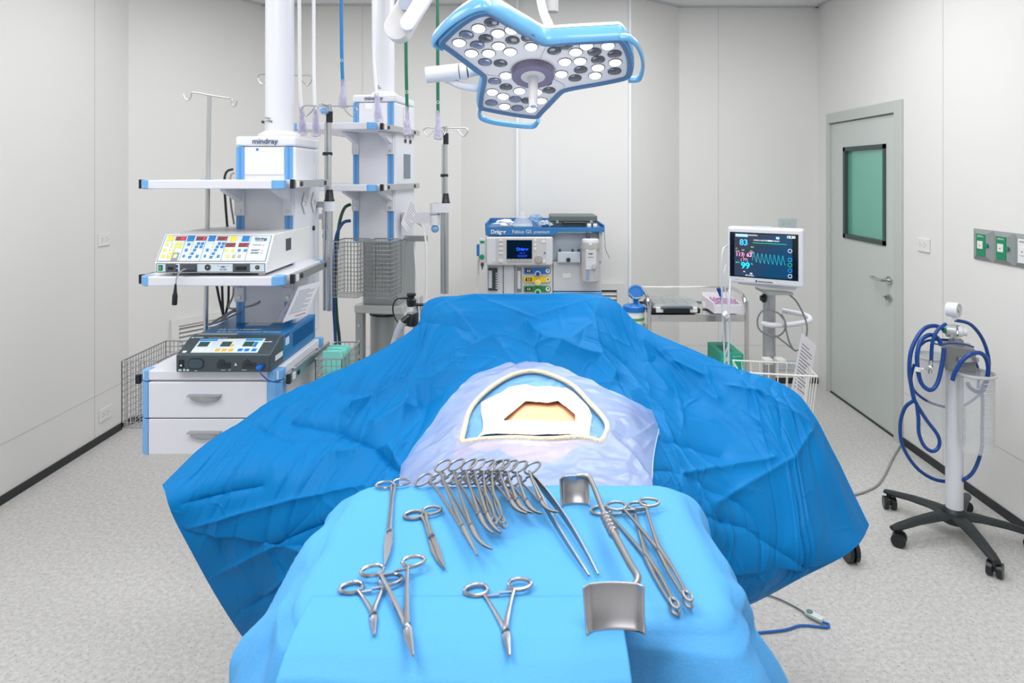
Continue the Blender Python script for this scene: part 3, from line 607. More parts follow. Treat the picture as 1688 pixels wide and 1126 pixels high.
MB().lathe(ctr, LN, [(.0, 0), (.0, .016), (.037, .016), (.037, .022), (.062, .022), (.066, .016), (.066, 0)], 40).build('centre_ring', mat('purple_grey_ring', (116, 110, 136), .35), LAMP, smooth=True)
MB().lathe(ctr, LN, [(.038, 0), (.038, .02), (.03, .022), (.0, .022)], 32).build('centre_cap', mat('lamp_grey', (196, 194, 198), .4), LAMP, smooth=True)
hd = MB().lathe(ctr, LN, [(.015, .015), (.014, .085), (.0125, .12), (.011, .121)], 24).build('sterile_handle', mat('handle_white', (208, 206, 210), .35), LAMP, smooth=True)
MB().lathe(ctr, LN, [(.0085, .1205), (.0085, .1225), (.0, .1225)], 20).build('handle_sensor', mat('lens_blue_grey', (120, 140, 176), .2), hd, smooth=True)
LON = mat('lit_lens', (255, 255, 255), .2, emit=2.2); LOFF = mat('dark_lens', (86, 86, 92), .08, coat=1); LBL = mat('blue_grey_lens', (126, 134, 160), .1, .2, coat=1)
LED = [(460, 197, 1), (325, 297, 1), (595, 232, 1), (690, 208, 1), (600, 320, 1), (530, 370, 1), (410, 370, 1), (680, 360, 1), (825, 325, 1), (650, 525, 1), (555, 640, 1), (630, 670, 1), (640, 740, 1), (745, 632, 1), (770, 578, 1), (895, 700, 1), (825, 760, 1), (862, 640, 1), (1060, 430, 1), (1165, 425, 1), (1035, 515, 1), (1210, 318, 1), (1135, 362, 1), (1360, 318, 1), (1410, 435, 1), (1290, 470, 1), (1270, 525, 1),
 (550, 157, 0), (375, 242, 2), (510, 268, 0), (695, 280, 0), (805, 263, 0), (450, 313, 2), (505, 432, 2), (612, 440, 0), (985, 353, 0), (1065, 318, 0), (1265, 360, 0), (1405, 375, 0), (1290, 415, 0), (1170, 485, 0), (1130, 543, 0), (1405, 495, 0), (925, 573, 0), (572, 565, 2), (650, 605, 0), (950, 628, 0), (715, 690, 2), (800, 700, 0), (550, 715, 2), (730, 752, 2)]
protos = {}
for x, y, k in LED:
    p = c3(x, y, -.0055)
    if k not in protos:
        base_ = MB().lathe(p, LN, [(.019, -.003), (.019, .001), (.017, .003), (.010, .005), (.0, .0055)], 24).build('led_lens', [LOFF, LON, LBL][k], LAMP, smooth=True)
        rg = MB().lathe(p, LN, [(.019, -.001), (.0205, .0012), (.019, .0016)], 24).build('lens_ring', DOT, base_, smooth=True); protos[k] = (base_, rg, p)
    else:
        b0, r0, p0 = protos[k]; o = b0.copy(); COL.objects.link(o); o.parent = LAMP; o.location = p-p0
        ROOT[o.name] = ROOT[LAMP.name]; r2 = r0.copy(); COL.objects.link(r2); r2.parent = o; r2.matrix_parent_inverse = Matrix.Identity(4)
sp = bpy.data.lights.new('lamp_beam', 'SPOT'); sp.energy = 60; sp.spot_size = math.radians(21); sp.spot_blend = .8; sp.shadow_soft_size = .16; sp.color = (1, .97, .93)
so = bpy.data.objects.new('lamp_beam', sp); COL.objects.link(so); so.location = LC+LN*.14; so.rotation_euler = (Vector((.02, 1.66, 1.05))-so.location).to_track_quat('-Z', 'Y').to_euler()
gl = bpy.data.lights.new('lamp_underside_fill', 'POINT'); gl.energy = 1.6; gl.shadow_soft_size = .12; go_ = bpy.data.objects.new('lamp_underside_fill', gl); COL.objects.link(go_); go_.location = LC+LN*.26  # added fill light below the lamp, brightens its underside in place of lens spill
# suspension of this lamp
q = MB().cyl(V(703, 124, 2.12), V(757, 118, 2.12), .026, n=28)
q.build('yoke_cylinder', WHITE, LAMP, smooth=True)
MB().cyl(V(757, 118, 2.12), V(758.5, 118, 2.12), .0245, n=28).build('yoke_joint', BLACK, LAMP, smooth=True)
MB().cyl(V(758.5, 118, 2.12), V(770, 117, 2.12), .026, n=28).cyl(V(770, 117, 2.12), V(815, 108, 2.14), .022, .017, n=28).build('yoke_cone', WHITE, LAMP, smooth=True)
MB().tube([V(722, 124, 2.13), V(742, 133, 2.13), V(765, 142, 2.13), V(800, 143, 2.14), V(850, 120, 2.12), V(880, 80, 2.08)], .0125, n=16).build('yoke_arm', WHITE, LAMP, smooth=True)
MB().tube([V(905, 42, 2.06), V(895, 18, 2.12), V(888, -20, 2.2), V(880, -95, 2.3)], .014, n=14).build('suspension_tube', SHADEW, LAMP, smooth=True)
c = V(880, 0, 2.3); MB().cyl((c.x, 2.3, 2.46), (c.x, 2.3, 2.999), .03, n=24).lathe((c.x, 2.3, 2.93), ZD, [(.03, 0), (.1, .02), (.11, .069)], 28).build('ceiling_mount', WHITE, LAMP, smooth=True)
# second arm, mostly out of view
r = thing('ceiling_boom', 'thick white angled spring boom hanging from the ceiling at the top centre-left', 'ceiling arm', V(665, 40, 2.3))
A = V(656, 42, 2.3); B_ = V(740, -90, 2.3); ax = (B_-A).normalized(); sd = ax.cross(Vector((0, 1, 0))).normalized()*.038
def slab(A, B_, wd, y0, y1, m, nm, N=12):
    poly = []; s2 = (B_-A).normalized().cross(Vector((0, 1, 0))).normalized(); a2 = (B_-A).normalized()
    for i in range(N+1): t = math.pi*i/N; poly.append(A-s2*wd*math.cos(t)-a2*wd*math.sin(t))
    for i in range(N+1): t = math.pi*i/N; poly.append(B_+s2*wd*math.cos(t)+a2*wd*math.sin(t))
    return MB().prism([p+Vector((0, y0, 0)) for p in poly], (0, y1-y0, 0)).build(nm, m, r, bevel=.004, smooth=True)
slab(V(671, 38, 2.26), V(765, -110, 2.26), .026, 0, .03, WHITE, 'arm_cover')
slab(V(653, 45, 2.30), V(735, -95, 2.30), .044, 0, .07, mat('arm_grey_white', (220, 218, 218), .35), 'arm_housing')
MB().cyl(V(668, 5, 2.27)-Vector((.0, .0, 0)), V(668, 5, 2.27)+Vector((0, .02, 0)), .024, n=24).build('pivot_cap', mat('pivot_grey', (160, 168, 184), .4), r, smooth=True)
MB().cyl((B_.x+.03, 2.33, 2.40), (B_.x+.03, 2.33, 2.999), .03, n=24).build('ceiling_tube', WHITE, r, smooth=True)
r = thing('suspension_mount', 'short grey tube end poking down from the ceiling behind the surgical lamp', 'ceiling arm', V(909, 18, 2.7))
c = V(909, 20, 2.7); MB().cyl(c, (c.x, 2.7, 2.999), .028, n=28).build('tube', mat('tube_grey', (176, 176, 176), .4), r, smooth=True)

# ---------------------------------------------------------------- patient and drapes
def bsurf(X, Y):          # height of the covered abdomen
    X = X-.02
    zc = np.interp(Y, [.9, 1.2, 1.45, 1.6, 1.75, 1.9, 2.02, 2.3], [1.01, 1.025, 1.045, 1.066, 1.086, 1.104, 1.105, 1.08])
    return zc-.55*X*X-3.2*np.maximum(np.abs(X)-.2, 0)**2
def onbody(px, py, up=0):
    lo, hi = .9, 2.4
    for _ in range(40):
        d = (lo+hi)/2; p = V(px, py, d)
        if p.z > bsurf(p.x, p.y)+up: lo = d
        else: hi = d
    return V(px, py, lo)
def simp(U, W, seed):     # piecewise planar random height on a triangular lattice: sharp creased facets
    rs = np.random.RandomState(seed); R = rs.rand(64, 64)
    s_ = (U+W)*.3660254; i = np.floor(U+s_); j = np.floor(W+s_); t = (i+j)*.2113249; x0 = U-(i-t); y0 = W-(j-t)
    up = x0 > y0; i1 = np.where(up, 1, 0); j1 = 1-i1
    fx = (U+s_)-i; fy = (W+s_)-j
    h0 = R[i.astype(int) % 64, j.astype(int) % 64]; h1 = R[(i+i1).astype(int) % 64, (j+j1).astype(int) % 64]; h2 = R[(i+1).astype(int) % 64, (j+1).astype(int) % 64]
    a = np.where(up, fx, fy); b_ = np.where(up, fy, fx)
    return h0*(1-a)+h1*(a-b_)+h2*b_-.5
def warp(U, W, f, amp, ph): return U+amp*np.sin(f*W+ph)+amp*.6*np.sin(f*1.7*U+1.3*ph), W+amp*np.sin(f*U*.9+ph*2)
def crep(U, W, amp, size, ang, stretch, seed):
    u, w_ = warp(U, W, 5, .06, seed); c, s_ = math.cos(ang), math.sin(ang)
    a = (u*c+w_*s_)/(size*stretch); b_ = (-u*s_+w_*c)/size
    return amp*simp(a+17, b_+9, seed)
def catmull(A, m):       # A: rows x k ; resample rows to m
    n_ = A.shape[0]; t = np.linspace(0, n_-1, m); i = np.minimum(t.astype(int), n_-2); f = (t-i)[:, None]
    if A.ndim == 3: f = f[:, :, None]
    g = lambda k: A[np.clip(i+k, 0, n_-1)]
    return .5*(2*g(0)+(g(1)-g(-1))*f+(2*g(-1)-5*g(0)+4*g(1)-g(2))*f*f+(3*g(0)-g(-1)-3*g(1)+g(2))*f**3)
def gridmesh(name, P, m, keep=None, smooth=True, parent=None, solid=0):
    nr, nc = P.shape[:2]; idx = np.arange(nr*nc).reshape(nr, nc)
    q = np.stack([idx[:-1, :-1], idx[:-1, 1:], idx[1:, 1:], idx[1:, :-1]], -1).reshape(-1, 4)
    if keep is not None: q = q[keep.reshape(-1)]
    used = np.zeros(nr*nc, bool); used[q.ravel()] = True; new = np.cumsum(used)-1
    me = bpy.data.meshes.new(name); me.from_pydata(P.reshape(-1, 3)[used].tolist(), [], new[q].tolist()); me.materials.append(m)
    me.polygons.foreach_set('use_smooth', [smooth]*len(me.polygons)); me.update()
    o = bpy.data.objects.new(name, me); COL.objects.link(o); ROOT[o.name] = Matrix.Identity(4)
    if parent: o.parent = parent; ROOT[o.name] = ROOT[parent.name]; o.matrix_parent_inverse = ROOT[parent.name].inverted()
    if solid: s_ = o.modifiers.new('solid', 'SOLIDIFY'); s_.thickness = solid; s_.offset = -1
    return o
def normals(P):
    du = np.gradient(P, axis=1); dv = np.gradient(P, axis=0); nn = np.cross(du, dv); nn /= np.linalg.norm(nn, axis=2, keepdims=True)+1e-9
    return np.where((nn[..., 2:3] < 0), -nn, nn) if nn[..., 2].mean() > 0 or True else nn
rows = [
 [(268,800,1.76),(330,740,1.85),(400,690,1.93),(465,650,2.0),(600,590,2.1),(682,540,2.18),(715,494,2.25),(870,487,2.27),(1002,491,2.25),(1062,540,2.2),(1195,602,2.12),(1300,642,2.05),(1345,700,1.98),(1398,800,1.92),(1432,866,1.87)],
 [(270,806,1.74),(338,752,1.81),(410,702,1.89),(478,660,1.96),(604,606,2.05),(686,556,2.14),(724,506,2.22),(870,500,2.25),(994,503,2.22),(1060,556,2.16),(1188,618,2.08),(1293,660,2.01),(1340,720,1.945),(1391,813,1.885),(1428,875,1.85)],
 [(272,810,1.72),(345,765,1.78),(420,717,1.85),(490,675,1.92),(610,625,2.0),(690,580,2.08),(735,542,2.15),(870,540,2.17),(985,540,2.15),(1060,582,2.12),(1180,640,2.05),(1285,685,1.97),(1335,742,1.91),(1385,827,1.85),(1425,882,1.83)],
 [(278,832,1.70),(360,792,1.72),(440,752,1.76),(520,712,1.83),(620,668,1.9),(700,615,1.98),(770,582,2.03),(870,570,2.05),(960,582,2.03),(1060,622,2.02),(1170,682,1.97),(1270,732,1.88),(1325,792,1.83),(1372,857,1.80),(1415,897,1.79)],
 [(290,860,1.70),(375,830,1.69),(460,790,1.70),(545,750,1.75),(635,700,1.8),(710,652,1.87),(790,612,1.93),(870,600,1.95),(950,612,1.93),(1050,662,1.88),(1150,727,1.84),(1250,782,1.78),(1310,845,1.75),(1355,890,1.74),(1395,914,1.75)],
 [(315,907,1.70),(395,880,1.67),(480,840,1.66),(565,800,1.66),(648,757,1.68),(706,722,1.7),(785,680,1.72),(870,655,1.76),(960,675,1.72),(1055,712,1.69),(1130,767,1.7),(1220,840,1.68),(1280,897,1.67),(1325,925,1.69),(1365,930,1.72)],
 [(345,962,1.72),(420,930,1.67),(505,890,1.63),(585,850,1.6),(648,812,1.55),(690,792,1.52),(790,762,1.5),(870,742,1.5),(950,752,1.5),(1060,775,1.50),(1110,812,1.55),(1190,890,1.6),(1245,937,1.62),(1285,957,1.66),(1320,952,1.70)],
 [(375,1012,1.74),(450,985,1.68),(535,950,1.62),(610,912,1.56),(655,875,1.47),(700,850,1.40),(790,820,1.36),(870,815,1.34),(950,815,1.35),(1040,832,1.38),(1095,867,1.46),(1160,932,1.56),(1210,967,1.60),(1250,977,1.65),(1280,974,1.69)],
 [(402,1052,1.77),(480,1045,1.70),(560,1030,1.64),(635,1010,1.58),(690,985,1.52),(740,960,1.45),(800,945,1.40),(870,940,1.38),(950,945,1.40),(1020,960,1.45),(1075,975,1.50),(1130,992,1.56),(1180,1006,1.60),(1215,1004,1.64),(1245,992,1.68)]]
A = np.array(rows, float)
NC, NR = 760, 480
A = catmull(A, NR); A = catmull(A.transpose(1, 0, 2), NC).transpose(1, 0, 2)
px, py, dd = A[..., 0], A[..., 1], A[..., 2]
P = np.stack([(px-VX)*dd/F, dd, H-(py-VY)*dd/F], -1)
# row 0 curls down behind the screen and over the far side
nb = 26; back_rows = []
for k in range(nb, 0, -1):
    t = k/nb; B0 = P[0].copy(); a = min(t*2.2, 1)*math.pi/2
    B0[:, 1] += .035*math.sin(a)+.02*t; B0[:, 2] -= .035*(1-math.cos(a))+np.maximum(t-.3, 0)*.42*np.clip((P[0][:, 2]-.88)/.3, 0, 1); back_rows.append(B0)
pxb = np.repeat(px[:1], nb, 0); pyb = np.repeat(py[:1], nb, 0)-50
P = np.concatenate([np.array(back_rows), P], 0); px = np.concatenate([pxb, px], 0); py = np.concatenate([pyb, py], 0)
# arc-length parameters in metres
U = np.cumsum(np.concatenate([np.zeros((P.shape[0], 1)), np.linalg.norm(np.diff(P, axis=1), axis=2)], 1), 1); U -= U[:, NC//2:NC//2+1]
W = np.cumsum(np.concatenate([np.zeros((1, P.shape[1])), np.linalg.norm(np.diff(P, axis=0), axis=2)], 0), 0)
Nn = normals(P)
edge = np.clip(np.minimum(px-px[:, :1], px[:, -1:]-px)/50, .0, 1)*np.clip((py-py[nb:nb+1])/30, .3, 1)
D = crep(U, W, .034, .26, .5, 1.5, 3)+crep(U, W, .020, .12, -.6, 2.2, 5)+crep(U, W, .004, .055, 1.1, 2.0, 8)
def creases(U, W, n_, rs, amp, wd, u0, u1, w0, w1, l0, l1, a0=None):
    out = np.zeros(U.shape)
    for _ in range(n_):
        cu, cw = rs.uniform(u0, u1), rs.uniform(w0, w1); a = rs.uniform(0, math.pi) if a0 is None else rs.normal(a0, .35); L = rs.uniform(l0, l1)/2; k = rs.uniform(.4, 1)*amp*rs.choice([-1, 1]); bend = rs.uniform(-.25, .25)
        x = (U-cu)*math.cos(a)+(W-cw)*math.sin(a); y = -(U-cu)*math.sin(a)+(W-cw)*math.cos(a)+bend*x*x/L*.5
        t = np.clip(1-np.abs(x)/L, 0, 1); out += k*np.sqrt(t)*np.exp(-np.abs(y)/(wd*(.6+t)))
    return out
rsd = np.random.RandomState(11)
D += creases(U, W, 80, rsd, .012, .007, -1.1, 1.1, .1, 1.0, .15, .6)+creases(U, W, 230, rsd, .0045, .0032, -1.1, 1.1, .1, 1.0, .05, .24)
folds = [([(585,678),(640,650),(690,625),(760,592),(830,572),(868,569)], .046, 9), ([(600,655),(660,620),(720,597),(800,566),(860,549)], -.030, 12),
 ([(868,569),(930,582),(985,596),(1010,625)], .040, 9), ([(900,600),(960,615),(1005,640)], -.026, 9), ([(480,690),(560,708),(620,740),(662,782)], -.02, 7), ([(690,640),(700,680),(672,740)], .018, 9), ([(620,700),(690,660),(760,600)], .014, 9),
 ([(560,745),(640,735),(665,770)], .012, 8), ([(300,832),(360,815),(430,800)], -.012, 6), ([(305,872),(400,845),(520,815),(600,800)], .010, 5), ([(345,955),(440,905),(540,860)], -.010, 5), ([(380,1018),(460,975),(540,935)], .010, 5),
 ([(1085,722),(1130,735),(1190,750)], -.014, 6), ([(1120,785),(1180,775),(1270,760)], .012, 5), ([(1080,770),(1130,790),(1190,860)], -.012, 6), ([(1110,595),(1160,620),(1180,660)], .018, 10), ([(985,500),(975,540),(900,600)], .016, 12), ([(1060,560),(1070,600),(1100,640)], .014, 10),
 ([(1200,640),(1260,655),(1330,700)], .012, 9), ([(1340,700),(1300,760),(1180,830)], .010, 7), ([(1150,850),(1230,870),(1330,940)], -.008, 6), ([(720,500),(760,560),(880,600)], .012, 12), ([(700,530),(760,545),(850,560)], -.012, 10), ([(410,700),(470,720),(560,720)], -.012, 8), ([(560,640),(640,640),(700,610)], -.012, 9)]
def segdist(px, py, pts):
    best = np.full(px.shape, 1e9)
    for (x0, y0), (x1, y1) in zip(pts[:-1], pts[1:]):
        dx, dy = x1-x0, y1-y0; t = np.clip(((px-x0)*dx+(py-y0)*dy)/(dx*dx+dy*dy), 0, 1); best = np.minimum(best, np.hypot(px-x0-t*dx, py-y0-t*dy))
    return best
for pts, a, wd in folds: D += a*np.exp(-segdist(px, py, pts)/wd/1.3)
hem = np.abs(px-VX) > 0
P = P+Nn*(D*edge)[..., None]
inb = (np.abs(P[..., 0]-.02) < .36) & (P[..., 1] > 1.15) & (P[..., 1] < 1.93)
f_ = np.clip((.36-np.abs(P[..., 0]-.02))/.06, 0, 1)*np.clip((1.93-P[..., 1])/.05, 0, 1)*np.clip((P[..., 1]-1.15)/.05, 0, 1)
zl = bsurf(P[..., 0], P[..., 1])-.012
P[..., 2] = np.where(inb & (P[..., 2] > zl), P[..., 2]*(1-f_)+zl*f_, P[..., 2])
hole = [(800,680),(830,650),(930,650),(966,672),(966,708),(800,708)]
def inpoly(x, y, poly):
    c = np.zeros(np.shape(x), bool); j = len(poly)-1
    for i in range(len(poly)):
        xi, yi = poly[i]; xj, yj = poly[j]
        with np.errstate(divide='ignore', invalid='ignore'): c ^= ((yi > y) != (yj > y)) & (x < (xj-xi)*(y-yi)/(yj-yi+1e-9)+xi)
        j = i
    return c
def proj(P): return VX+P[..., 0]/P[..., 1]*F, VY+(H-P[..., 2])/P[..., 1]*F
def cellc(P): return (P[:-1, :-1]+P[1:, 1:])/2
hx, hy = proj(cellc(P)); keep = ~inpoly(hx, hy, hole)
def cloth(name, rgb, rough=.55, bump=.25, bscale=30, alpha=1, crease=0, spec=.25):
    m = mat(name, rgb, rough, bump=bump, bscale=bscale, vary=.03, vscale=6, alpha=alpha, crease=crease, spec=spec)
    return m
DRAPE = cloth('blue_nonwoven', (0, 113, 178), .5, .12, 26, crease=.3, spec=.12)
dr = gridmesh('surgical_drape', P, DRAPE, keep, solid=.0015)
tag(dr, 'large creased deep blue surgical drape spread over the operating table and arm boards', 'surgical drape')

# patient torso (only the abdomen shows in the drape opening)
Yv = np.linspace(1.45, 1.85, 40); an = np.linspace(0, 2*math.pi, 49)[:-1]; pts = []
for y in Yv:
    e = min(1, 8*(y-1.43), 8*(1.87-y))**.5
    zt_ = float(bsurf(.02, y))-.008; zb_ = .885; hz_ = (zt_-zb_)/2
    ring_ = []
    for a in an:
        cx = math.cos(a); sz = math.sin(a); x = .02+.20*abs(cx)**.75*np.sign(cx)*e; z = (zt_+zb_)/2+hz_*abs(sz)**.8*np.sign(sz)
        if sz > 0: z = min(z, float(bsurf(x, y))-.007)
        ring_.append((x, y, z))
    pts.append(ring_)
q = MB(); m_ = len(an); q.add([p for r_ in pts for p in r_], [(i*m_+k, i*m_+(k+1) % m_, (i+1)*m_+(k+1) % m_, (i+1)*m_+k) for i in range(len(Yv)-1) for k in range(m_)]+[tuple(range(m_)), tuple(range((len(Yv)-1)*m_, len(Yv)*m_))])
SKIN = mat('skin', (214, 156, 118), .5, bump=.08, bscale=200, vary=.03, vscale=9, subs=.1)
pt = q.build('person', SKIN, smooth='all'); tag(pt, 'person lying under the drapes, only bare abdomen showing in the opening', 'person')
# head/legs bulk are under the drape: operating table below
OT = thing('operating_table', 'operating table hidden under the large blue drape', 'operating table', (.02, 1.8, 0))
MB().box(-.2, .24, 1.42, 2.2, .8, .885).build('mattress', RUBBER, OT, bevel=.02)
MB().box(-.18, .22, 1.44, 2.18, .74, .8).build('table_frame', STEEL, OT)
MB().box(-.1, .14, 1.65, 2.0, .12, .74).build('column', STEEL, OT, bevel=.01)
MB().box(-.2, .24, 1.45, 2.2, .02, .12).build('base', GREYST, OT, bevel=.02)
MB().hexa([(-.24, 1.95, .8), (-.24, 2.1, .8), (-.84, 1.86, .76), (-.84, 1.74, .76), (-.24, 1.95, .83), (-.24, 2.1, .83), (-.84, 1.86, .79), (-.84, 1.74, .79)]).hexa([(.28, 1.95, .8), (.28, 2.1, .8), (.8, 2.0, .8), (.8, 1.88, .8), (.28, 1.95, .83), (.28, 2.1, .83), (.8, 2.0, .83), (.8, 1.88, .83)]).each('arm_board', RUBBER, OT)

# clear fluid pouch sheet
NP = 150
tlp, trp = [(842, 600), (800, 615), (765, 632), (720, 686), (690, 728), (664, 770), (658, 800), (655, 850)], [(873, 599), (925, 609), (992, 636), (1091, 690), (1084, 722), (1077, 755), (1075, 790), (1080, 850)]
L_ = catmull(np.array(tlp, float), NP); R_ = catmull(np.array(trp, float), NP)
s_ = np.linspace(0, 1, 180)[None, :, None]; G = L_[:, None, :]*(1-s_)+R_[:, None, :]*s_
Q = np.zeros((NP, 180, 3))
rgx, rgy = G[..., 0], G[..., 1]
lo = np.full(rgx.shape, .9); hi = np.full(rgx.shape, 2.4)
for _ in range(40):
    m_ = (lo+hi)/2; X = (rgx-VX)*m_/F; Z = H-(rgy-VY)*m_/F; up = Z > bsurf(X, m_)+.004
    lo = np.where(up, m_, lo); hi = np.where(up, hi, m_)
Q = np.stack([(rgx-VX)*lo/F, lo, H-(rgy-VY)*lo/F], -1)
u_, w_ = Q[..., 0], Q[..., 1]
rng_out = np.clip(segdist(rgx, rgy, [(762,725),(768,700),(775,675),(790,655),(815,635),(845,618),(875,612),(905,617),(945,637),(975,668),(995,690),(1000,705),(990,725),(960,722),(900,724),(850,720),(800,722),(762,725)])/14, .15, 1)
dz = np.maximum(crep(u_, w_, .016, .10, .8, 2.5, 21)+crep(u_, w_, .010, .05, 1.3, 2.2, 22)+crep(u_, w_, .005, .022, .2, 2, 24)+.004, -.002)
for pts_, a_, wd_ in (([(662,775),(720,740),(770,700)], .008, 5), ([(700,790),(790,735),(900,735)], .006, 5), ([(1000,720),(1050,760),(1070,790)], .008, 5), ([(1080,700),(1040,730),(1060,745),(1075,730)], .006, 4), ([(850,612),(800,640)], .006, 4)): dz += a_*np.exp(-segdist(rgx, rgy, pts_)/wd_)
Q[..., 2] += dz*rng_out
RING = [(762,727),(766,706),(773,680),(788,658),(812,637),(843,619),(875,612),(905,617),(943,635),(972,664),(994,688),(1001,706),(991,727),(975,724),(950,721),(900,724),(850,722),(800,724),(775,727)]
hx, hy = proj(cellc(Q)); keep = ~inpoly(hx, hy, RING)
PLAST = mat('milky_clear_film', (176, 188, 226), .3, alpha=.58, bump=.5, bscale=18, coat=.2)
pl = gridmesh('incise_drape', Q, PLAST, keep); tag(pl, 'milky clear plastic incise drape lying over the abdomen on the blue drape', 'plastic drape')
RP = [onbody(x, y, .006) for x, y in RING]
MB().tube(RP, .0062, n=12, closed=True, sub=8).build('foam_ring', mat('cream_foam', (238, 222, 184), .7, bump=.7, bscale=250), pl, smooth=True)
MB().tube([V(*p) for p in ((1092, 691, 1.60), (1084, 722, 1.52), (1077, 755, 1.44), (1075, 790, 1.37))] if False else [onbody(*p, .008) for p in ((1090, 692), (1083, 722), (1077, 755), (1075, 790))], .0012, n=6).build('welded_edge', mat('film_seam', (180, 196, 236), .4), pl, smooth=True)
# light-blue inner film with rumples, and the white absorbent pad with its opening
def patch(name, poly, up, m, holep=None, amp=.0, N=170, parent=None, solid=0, seed=31):
    xs = [p[0] for p in poly]; ys = [p[1] for p in poly]; gx, gy = np.meshgrid(np.linspace(min(xs), max(xs), N), np.linspace(min(ys), max(ys), N))
    lo = np.full(gx.shape, .9); hi = np.full(gx.shape, 2.4)
    for _ in range(36):
        m2 = (lo+hi)/2; u2 = H-(gy-VY)*m2/F > bsurf((gx-VX)*m2/F, m2)+up; lo = np.where(u2, m2, lo); hi = np.where(u2, hi, m2)
    Q = np.stack([(gx-VX)*lo/F, lo, H-(gy-VY)*lo/F], -1)
    if amp: Q[..., 2] += crep(Q[..., 0], Q[..., 1], amp, .05, .4, 1.8, seed)+crep(Q[..., 0], Q[..., 1], amp*.5, .02, 1.2, 1.6, seed+1)
    cx_ = (gx[:-1, :-1]+gx[1:, 1:])/2; cy_ = (gy[:-1, :-1]+gy[1:, 1:])/2; k = inpoly(cx_, cy_, poly)
    if holep: k &= ~inpoly(cx_, cy_, holep)
    return gridmesh(name, Q, m, k, parent=parent, solid=solid)
inner = patch('inner_film', RING, -.004, mat('light_blue_film', (92, 146, 196), .3, bump=.3, bscale=40), [(836,684),(866,659),(920,659),(953,682),(954,699),(826,699)], .006, parent=pl)
PAD = [(793,667),(808,658),(822,650),(839,640),(855,637),(867,635),(880,638),(905,637),(933,640),(945,648),(953,657),(970,672),(975.5,688),(973,705),(971,722),(955,718),(930,717),(905,716),(880,719),(850,717),(820,716),(800,717),(788,721),(796,712),(796.5,696),(793,680)]
OPEN = [(830,692.5),(840,684),(852,673),(866,661.5),(890,662),(905,664),(920,662),(932,670),(948.5,685),(948.5,696),(930,695),(880,695),(832,694.5)]
pad = patch('absorbent_pad', PAD, .002, mat('white_pad_fabric', (244, 240, 236), .75, bump=.15, bscale=120), OPEN, .005, N=220, solid=.002); tag(pad, 'white absorbent pad with an opening over the bare abdomen', 'pad')

# ---------------------------------------------------------------- instrument stand (draped tray)
TZ = 1.17
MS = thing('instrument_stand', 'instrument stand with steel tray, hidden under the light blue cover', 'instrument stand', (0, .9, 0))
MB().box(-.235, .205, .768, 1.035, TZ-.02, TZ-.004).build('tray', STEEL, MS, bevel=.006)
MB().box(-.25, .22, .89, .91, TZ-.045, TZ-.021).build('tray_holder', CHROME, MS)
MB().cyl((-.01, .9, .06), (-.01, .9, TZ-.04), .014).build('post', CHROME, MS, smooth=True)
MB().box(-.28, .26, .88, .92, .03, .06).box(-.28, -.24, .7, 1.1, .03, .06).box(.22, .26, .7, 1.1, .03, .06).build('base', STEEL, MS, bevel=.006)
q = MB()
for x in (-.26, .24):
    for y in (.72, 1.08): q.cyl((x-.01, y, .0225), (x+.01, y, .0225), .022)
q.each('castor', BLACK, MS, smooth=True)
# cover: rounded rectangle rings flowing over the edge and down
MAYO = cloth('light_blue_nonwoven', (78, 156, 216), .6, .12, 300)
def rrect(x0, x1, y0, y1, r_, n_):
    pts_ = []; segs = [((x1-r_, y0+r_), -90), ((x1-r_, y1-r_), 0), ((x0+r_, y1-r_), 90), ((x0+r_, y0+r_), 180)]
    for (cx, cy), a0 in segs:
        for k in range(12): a = math.radians(a0+90*k/11); pts_.append((cx+r_*math.cos(a), cy+r_*math.sin(a)))
    P_ = np.array(pts_+[pts_[0]]); L = np.r_[0, np.cumsum(np.hypot(*np.diff(P_, axis=0).T))]; t = np.linspace(0, L[-1], n_, endpoint=False)
    return np.stack([np.interp(t, L, P_[:, 0]), np.interp(t, L, P_[:, 1])], 1)
NM = 640
out0 = rrect(-.278, .246, .728, 1.072, .05, NM); ctr_ = np.array([-.016, .90])
prof = []       # (inset fraction, outward, drop)
for k in range(0, 26): prof.append((1-k/25*.0-(1-k/25), 0, 0))
rings = []; 
for k in range(60): f = (k+1)/60; rings.append((f*.84, 0, 0))
for k in range(1, 9): a = math.pi/2*k/8; rings.append((1, -.034+.036*math.sin(a)+.002, .024*(1-math.cos(a))))
for k in range(1, 70): rings.append((1, .004, .024+.0062*k))
ang = np.arctan2(out0[:, 1]-ctr_[1], out0[:, 0]-ctr_[0]); nx_ = out0-ctr_; 
tang = np.roll(out0, -1, 0)-np.roll(out0, 1, 0); nrm = np.stack([tang[:, 1], -tang[:, 0]], 1); nrm /= np.linalg.norm(nrm, axis=1, keepdims=True)
if (nrm*nx_).sum() < 0: nrm = -nrm
arc = np.r_[0, np.cumsum(np.hypot(*np.diff(out0, axis=0).T))]
cornerness = np.zeros(NM)
for cxy, kk in (((-.278, .728), 1.0), ((.246, .728), .9), ((-.278, 1.072), .8), ((.246, 1.072), .6)): cornerness += kk*np.exp(-(np.hypot(out0[:, 0]-cxy[0], out0[:, 1]-cxy[1])/.09)**2)
nearc = np.clip((.78-out0[:, 1])/.05, 0, 1)*np.clip(np.abs(out0[:, 0]+.016)/.2, 0, 1)**3
leftness = .85*np.clip((-.15-out0[:, 0])/.1, 0, 1); rightness = np.clip((out0[:, 0]-.12)/.1, 0, 1)
fold = np.zeros(NM); rsm = np.random.RandomState(4)
